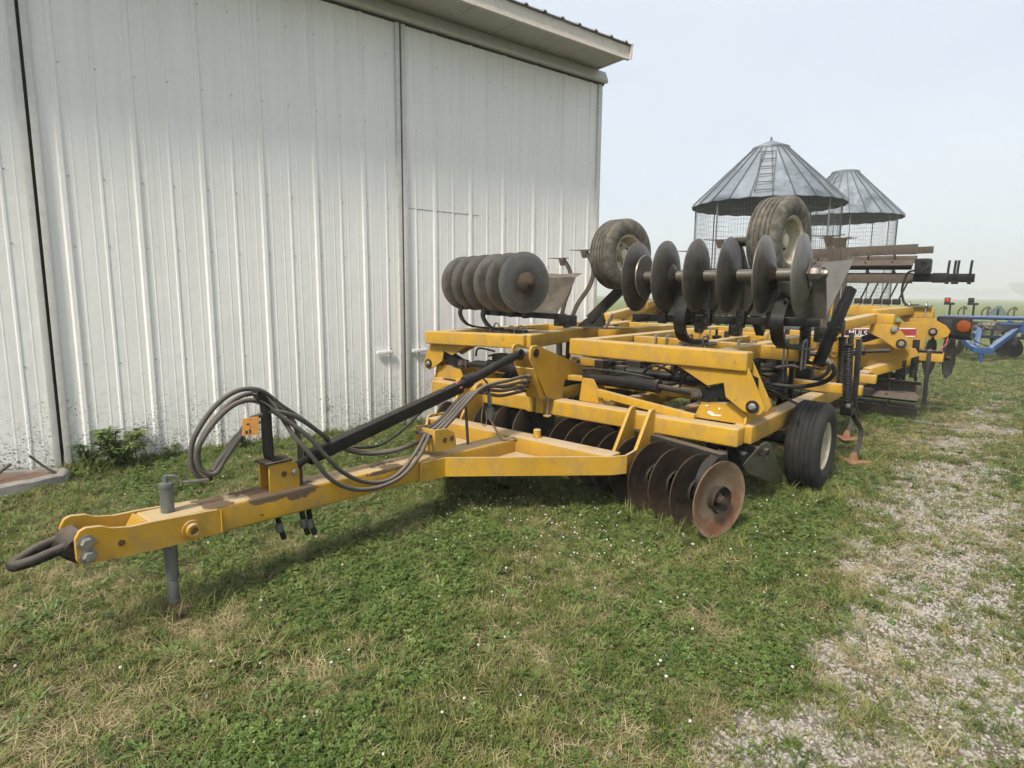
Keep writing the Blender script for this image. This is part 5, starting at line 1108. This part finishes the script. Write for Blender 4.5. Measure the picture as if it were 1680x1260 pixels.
for s in (1, -1): plate('gang_shield', [(1.78 * s if s > 0 else -1.15, 4.60 if s > 0 else 4.80, .50), (.2 * s, 5.1, .50), (.2 * s, 5.2, .12), (1.70 * s if s > 0 else -1.1, 4.85 if s > 0 else 4.95, .14)], .008, M['shield'], MA)
# --- weld beads where the plates meet the bars
M['weld'] = plain('painted weld', (.46, .25, .03), .55)
def weld(p0, p1, r=.006):
    p0, p1 = Vector(p0), Vector(p1); n = max(6, int((p1 - p0).length / .012)); path = [p0.lerp(p1, i / n) + Vector((0, 0, .0012 * (i % 2))) for i in range(n + 1)]
    v, f = sweep_data(path, circ(r, 6)); return from_lists('weld_bead', v, f, M['weld'], MA, 60)
for x in (.90, 1.085):
    for q in (-.017, .017): weld((x + q, 4.747, .59), (x + q, 4.747, .732))
weld((1.37, 4.952, .741), (1.79, 4.952, .741)); weld((.25, 4.909, .741), (.49, 4.909, .741)); weld((1.22, 4.886, 1.174), (1.73, 4.886, 1.174)); weld((1.718, 4.99, 1.18), (1.718, 4.99, 1.30))
weld((.124, 1.482, .43), (.124, 1.482, .556)); weld((1.71, 4.92, .735), (1.71, 4.92, .60)); weld((.123, 2.955, .37), (.123, 2.955, .50))

# --- ties and crimped fittings on the hoses
for i, x in enumerate((.09, .055, .02, -.02)): cyl('hose_fitting', (x - .13, 4.50, .985 - .045 * i), (x - .11, 4.40, 1.0 - .05 * i), .021, M['steel'], MA, 8)
for x, y in ((.0, 2.05), (.03, 2.08), (-.05, 1.91)): cyl('hose_fitting', (x, y, .31), (x + .003, y + .01, .25), .024, M['galv'], MA, 8)

# ------------------------------------------------------------------ things lying or hanging about
og = empty('tag', (0, 0, 0)); 
tp = MA.matrix_basis
def m2w(x, y, z): return tp @ Vector((x, y, z))
og.location = m2w(.10, 1.685, 1.0); tag(og, 'small orange paper tag hanging from the coiled hydraulic hoses', 'tag')
W = .095
plate('card', [(.0, -W / 2 - .003, -.055), (.004, W / 2 - .004, -.063), (.006, W / 2, .045), (.0, -W / 2 + .002, .042)], .002, M['orange'], og, 0)
tube('string', [(.0, -.005, .04), (-.03, .0, .09), (-.06, -.006, .125)], .003, M['twine'], og, 3, 5)
for (y0, y1, z0, z1) in ((-.024, -.008, .002, .013), (-.034, -.020, -.045, -.028), (-.012, -.002, -.048, -.022), (-.008, .004, .030, .0335), (-.006, .0, -.012, -.006)):
    plate('print', [(.0055, y0, z0), (.0055, y1, z0), (.0055, y1, z1), (.0055, y0, z1)], .0006, M['ink'], og, 0)
# board under the jack
jp = m2w(0, 1.258, 0); bz = float(ground_z(jp.x, jp.y))
wb = plate('wood_block', [(jp.x - .07, jp.y - .06, bz + .022), (jp.x + .02, jp.y - .075, bz + .022), (jp.x + .10, jp.y - .01, bz + .022), (jp.x + .085, jp.y + .08, bz + .022), (jp.x - .05, jp.y + .085, bz + .022), (jp.x - .085, jp.y + .02, bz + .022)], .045, M['wood'])
tag(wb, 'flat reddish wooden block under the jack foot', 'wood block')
# old concrete bed edge by the barn wall
M['concrete'] = metalmat('old concrete', (.17, .16, .148), (.30, .285, .26), .95, 0, 9, (.14, .12, .10), .6, .4)
M['mulch'] = metalmat('reddish soil', (.10, .055, .04), (.19, .12, .09), .95, 0, 20, (.28, .24, .2), .7, .5)
C0 = Vector((-6.70, .80, 0)); ring = []
for i in range(40):
    a = 2 * math.pi * i / 40; p = C0 + WD * (.80 * math.cos(a)) + WN * (.26 * math.sin(a)); p.z = float(ground_z(p.x, p.y)) + .035 + .006 * math.sin(i * 2.3); ring.append(p)
pl_ = empty('planter', (C0.x, C0.y, float(gz(C0.x, C0.y)))); tag(pl_, 'low oval concrete planter ring filled with reddish soil against the barn', 'planter')
inv = Matrix.Translation(-pl_.location)
v, f = sweep_data(ring, [(.055, .03), (.06, -.01), (.04, -.04), (-.06, -.05), (-.06, .04)], (0, 0, 1), True); from_lists('concrete_ring', [inv @ q for q in v], f, M['concrete'], pl_, 50)
cen = C0.copy(); cen.z = float(ground_z(C0.x, C0.y)) + .085; v = [inv @ cen] + [inv @ (q + Vector((0, 0, .035)) + (C0 - q).normalized() * .02) for q in ring]
from_lists('soil', v, [(0, i + 1, (i + 1) % 40 + 1) for i in range(40)], M['mulch'], pl_, 60)
def stick(pts, label):
    o = tube('stick', pts, .012, M['bark'], None, 4, 6); tag(o, label, 'stick'); return o
q0 = C0 + WD * .40; stick([(q0.x + .05, q0.y - .18, .13), (q0.x + .02, q0.y - .08, .17), (q0.x - .02, q0.y + .04, .24)], 'brown stick leaning in the planter soil near its middle')
q0 = C0 + WD * .72; stick([(q0.x + .02, q0.y + .02, .11), (q0.x - .04, q0.y - .06, .19), (q0.x - .08, q0.y - .14, .29)], 'grey stick poking up at the end of the planter by the wall')
def weed_plant(loc, n_stem, h, spread, label, name='weed_plant', leafw=.03, group=None):
    t = empty(name, loc); tag(t, label, 'weed', group)
    for s_ in range(n_stem):
        a = random.uniform(0, 6.283); L_ = h * random.uniform(.55, 1.0); d = Vector((math.cos(a), math.sin(a), 0)) * spread * random.uniform(.2, 1)
        pts = [Vector((0, 0, -.02)) + d * .1, d * .35 + Vector((0, 0, L_ * .45)), d * .75 + Vector((0, 0, L_ * .85)), d + Vector((0, 0, L_))]
        tube('stem', pts, .0045, M['stem'], t, 3, 5); v, f = [], []; path = smooth_path(pts, 7)
        for k, p in enumerate(path[2:]):
            for _ in range(3): leaf(v, f, p, random.uniform(0, 6.283), random.uniform(.0, .7), leafw * 4.2 * random.uniform(.6, 1.1), leafw * random.uniform(.7, 1.1), .35)
        from_lists('leaves', v, f, M['weed'], t)
    v, f = [], []
    for _ in range(70 if n_stem > 3 else 12):
        a = random.uniform(0, 6.283); r = spread * 1.15 * math.sqrt(random.random()); blade(v, f, (r * math.cos(a), r * math.sin(a), -.01), random.uniform(0, 6.283), random.uniform(.35, .9) * h, .011, random.uniform(.3, 1.3), 4)
    from_lists('grass_blades', v, f, M['grass'], t)
    return t
def near_wall(s, n): q = wl(s, n, 0); return (q.x, q.y, float(ground_z(q.x, q.y)))
weed_plant(near_wall(-3.22, .22), 16, .40, .28, 'bushy weed clump with a tall leafy shoot by the door gap', leafw=.026)
weed_plant(near_wall(-3.44, .14), 7, .27, .18, 'low grassy weed clump just left of the tall weed by the barn', leafw=.022)
weed_plant(near_wall(-4.50, .10), 5, .15, .16, 'small leafy weed growing in the planter behind the sticks', leafw=.03)
weed_plant(near_wall(-2.05, .09), 3, .20, .10, 'thin weed against the barn behind the coiled hoses', leafw=.018)
weed_plant(near_wall(-2.72, .10), 3, .14, .12, 'small grass clump along the wall right of the tall weed', leafw=.016)

# ------------------------------------------------------------------ the blue implement across the yard
BX, BY = -.55, 21.0
bl = empty('field_cultivator', (BX, BY, float(gz(BX, BY)))); tag(bl, 'blue folded field implement standing far across the yard', 'farm implement')
BLU = M['blue']
beam('hitch_tube', (-.22, .4, .34), (.24, .4, .34), .14, .17, BLU, bl); beam('mast', (-.17, .45, .30), (-.15, .9, .95), .13, .11, BLU, bl)
beam('draft_arm', (.14, .42, .36), (.72, 2.2, .92), .13, .15, BLU, bl); beam('draft_arm', (-.20, .42, .36), (-.9, 2.2, .85), .13, .15, BLU, bl)
cyl('jack', (-.04, .4, -.02), (-.04, .4, .30), .06, BLU, bl, 14)
for z, y in ((1.20, 2.0), (1.02, 2.1)): cyl('frame_tube', (-1.12, y, z), (3.4, y, z + .02), .06, BLU, bl, 14)
beam('frame_bar', (-1.2, 3.4, .82), (3.4, 3.4, .82), .12, .12, BLU, bl); beam('frame_bar', (-.3, 2.05, .90), (2.4, 2.05, .90), .05, .06, M['shield'], bl)
for x in (-1.0, -.1, .75, 1.6, 2.6): beam('frame_rail', (x, 2.0, .86), (x, 5.5, .84), .10, .12, BLU, bl)
bp = plate('wing_panel', py_(1.9, [(.78, .66), (.78, 1.18), (.90, 1.16), (.98, 1.06), (2.6, 1.06), (2.6, .66)]), .06, BLU, bl); plate('panel_letter', py_(1.868, [(.92, .82), (1.02, .90), (1.3, .90), (1.3, .82)]), .004, M['white'], bp, 0)
for x in (-1.0, -.65, .40, .68, 1.2, 1.9, 2.5):
    for y in (2.6, 4.0):
        o = bpy.data.objects.new('disc', DM['front']); COL.objects.link(o); o.parent = bl; o.location = (x, y, .27); o.scale = (.85,) * 3; o.rotation_euler = (0, 0, R(55 if x > 0 else -15)); beam('disc_arm', (x, y, .27), (x - .04, y + .15, .85), .06, .08, BD, bl)
for x, lens in ((-1.02, 'red_lens'), (-.44, 'dark_lens')):
    ps = beam('lamp_post', (x + .05, 2.0, 1.2), (x + .05, 2.0, 1.58), .055, .055, BK, bl); box('lamp_bracket', (x + .02, 1.98, 1.60), (.27, .09, .07), BD, ps, .01); box('lamp', (x - .03, 1.97, 1.71), (.15, .10, .15), BK, ps, .02); box('lamp_lens', (x - .03, 1.918, 1.71), (.10, .01, .10), M[lens], ps, .01)
M['sign_back'] = plain('dull green grey sheet', (.13, .18, .175), .6)
sg = plate('slow_vehicle_sign', py_(2.3, [(-.03, 1.27), (.36, 1.27), (.42, 1.31), (.24, 1.56), (.15, 1.56), (-.08, 1.31)]), .012, M['sign_back'], bl); box('sign_post', (.19, 2.28, 1.37), (.05, .03, .2), BK, sg, .005)
for x in (-.65, -.08, .53):
    sk = tube('spring_shank', [(x - .09, 2.1, 1.22), (x - .11, 2.1, 1.36), (x - .04, 2.1, 1.48), (x + .07, 2.1, 1.50), (x + .08, 2.1, 1.43)], .02, M['slat'], bl, 4, 6); beam('shank_stem', (x + .03, 2.1, 1.2), (x + .03, 2.1, 1.54), .07, .05, M['slat'], sk)
rh = random.Random(3)
for k in range(12): tube('hydraulic_hose', [(-.20 + rh.uniform(-.03, .03), .9, .92 + rh.uniform(0, .14)), (-.08 + rh.uniform(-.04, .06), .78, .86 + rh.uniform(0, .22)), (.06 + rh.uniform(-.05, .06), .85, .90 + rh.uniform(0, .2)), (.16, 1.2, 1.0 + rh.uniform(0, .12)), (.3, 1.9, 1.1)], .013, M['twine' if k % 3 else 'hose_dark'], bl, 5, 6)
tube('hydraulic_hose', [(-.25, .8, 1.05), (-.31, .6, .85), (-.24, .45, .62), (-.05, .38, .52), (.12, .38, .46)], .018, H2, bl, 5, 6)
for k in range(7): tube('hydraulic_hose', [(-.15, .9, .70 + .03 * k), (.1, 1.3 + .1 * k, .66 + .05 * k), (.4, 1.8, .80 + .03 * k), (.75, 2.0, .95)], .016, H2, bl, 5, 6)

for q in range(18): box('bracket', (rh.uniform(-.9, 1.6), rh.uniform(1.6, 3.2), rh.uniform(.55, 1.05)), (rh.uniform(.06, .22), rh.uniform(.08, .2), rh.uniform(.08, .26)), BD if q % 3 else BLU, bl, .012)
for (x0, y0, z0, x1, y1, z1) in ((-.95, 2.2, 1.02, -.2, 1.2, .72), (.8, 2.2, .78, 2.4, 2.3, .78), (-.9, 2.4, .62, 2.4, 2.4, .62), (.95, 1.95, 1.1, 1.7, 2.6, 1.45)): beam('brace', (x0, y0, z0), (x1, y1, z1), .08, .09, BLU, bl)
for x in (-.5, .1, .95, 1.5): beam('standard', (x, 2.5, .95), (x + .03, 2.65, .18), .06, .10, M['slat'], bl)

# ------------------------------------------------------------------ smoke haze in the air
hz_ = box('haze', (0, 600, 13.5), (2400, 1900, 31), M['white'], None, 0)
mt = bpy.data.materials.new('haze'); mt.use_nodes = True; N = mt.node_tree.nodes; N.clear(); out = N.new('ShaderNodeOutputMaterial'); vol = N.new('ShaderNodeVolumePrincipled')
vol.inputs['Color'].default_value = (.93, .945, .97, 1); vol.inputs['Density'].default_value = .0025; vol.inputs['Anisotropy'].default_value = 0.2
mt.node_tree.links.new(vol.outputs[0], out.inputs['Volume']); hz_.data.materials.clear(); hz_.data.materials.append(mt); tag(hz_, 'thin pale smoke haze filling the air', 'haze', kind='stuff')
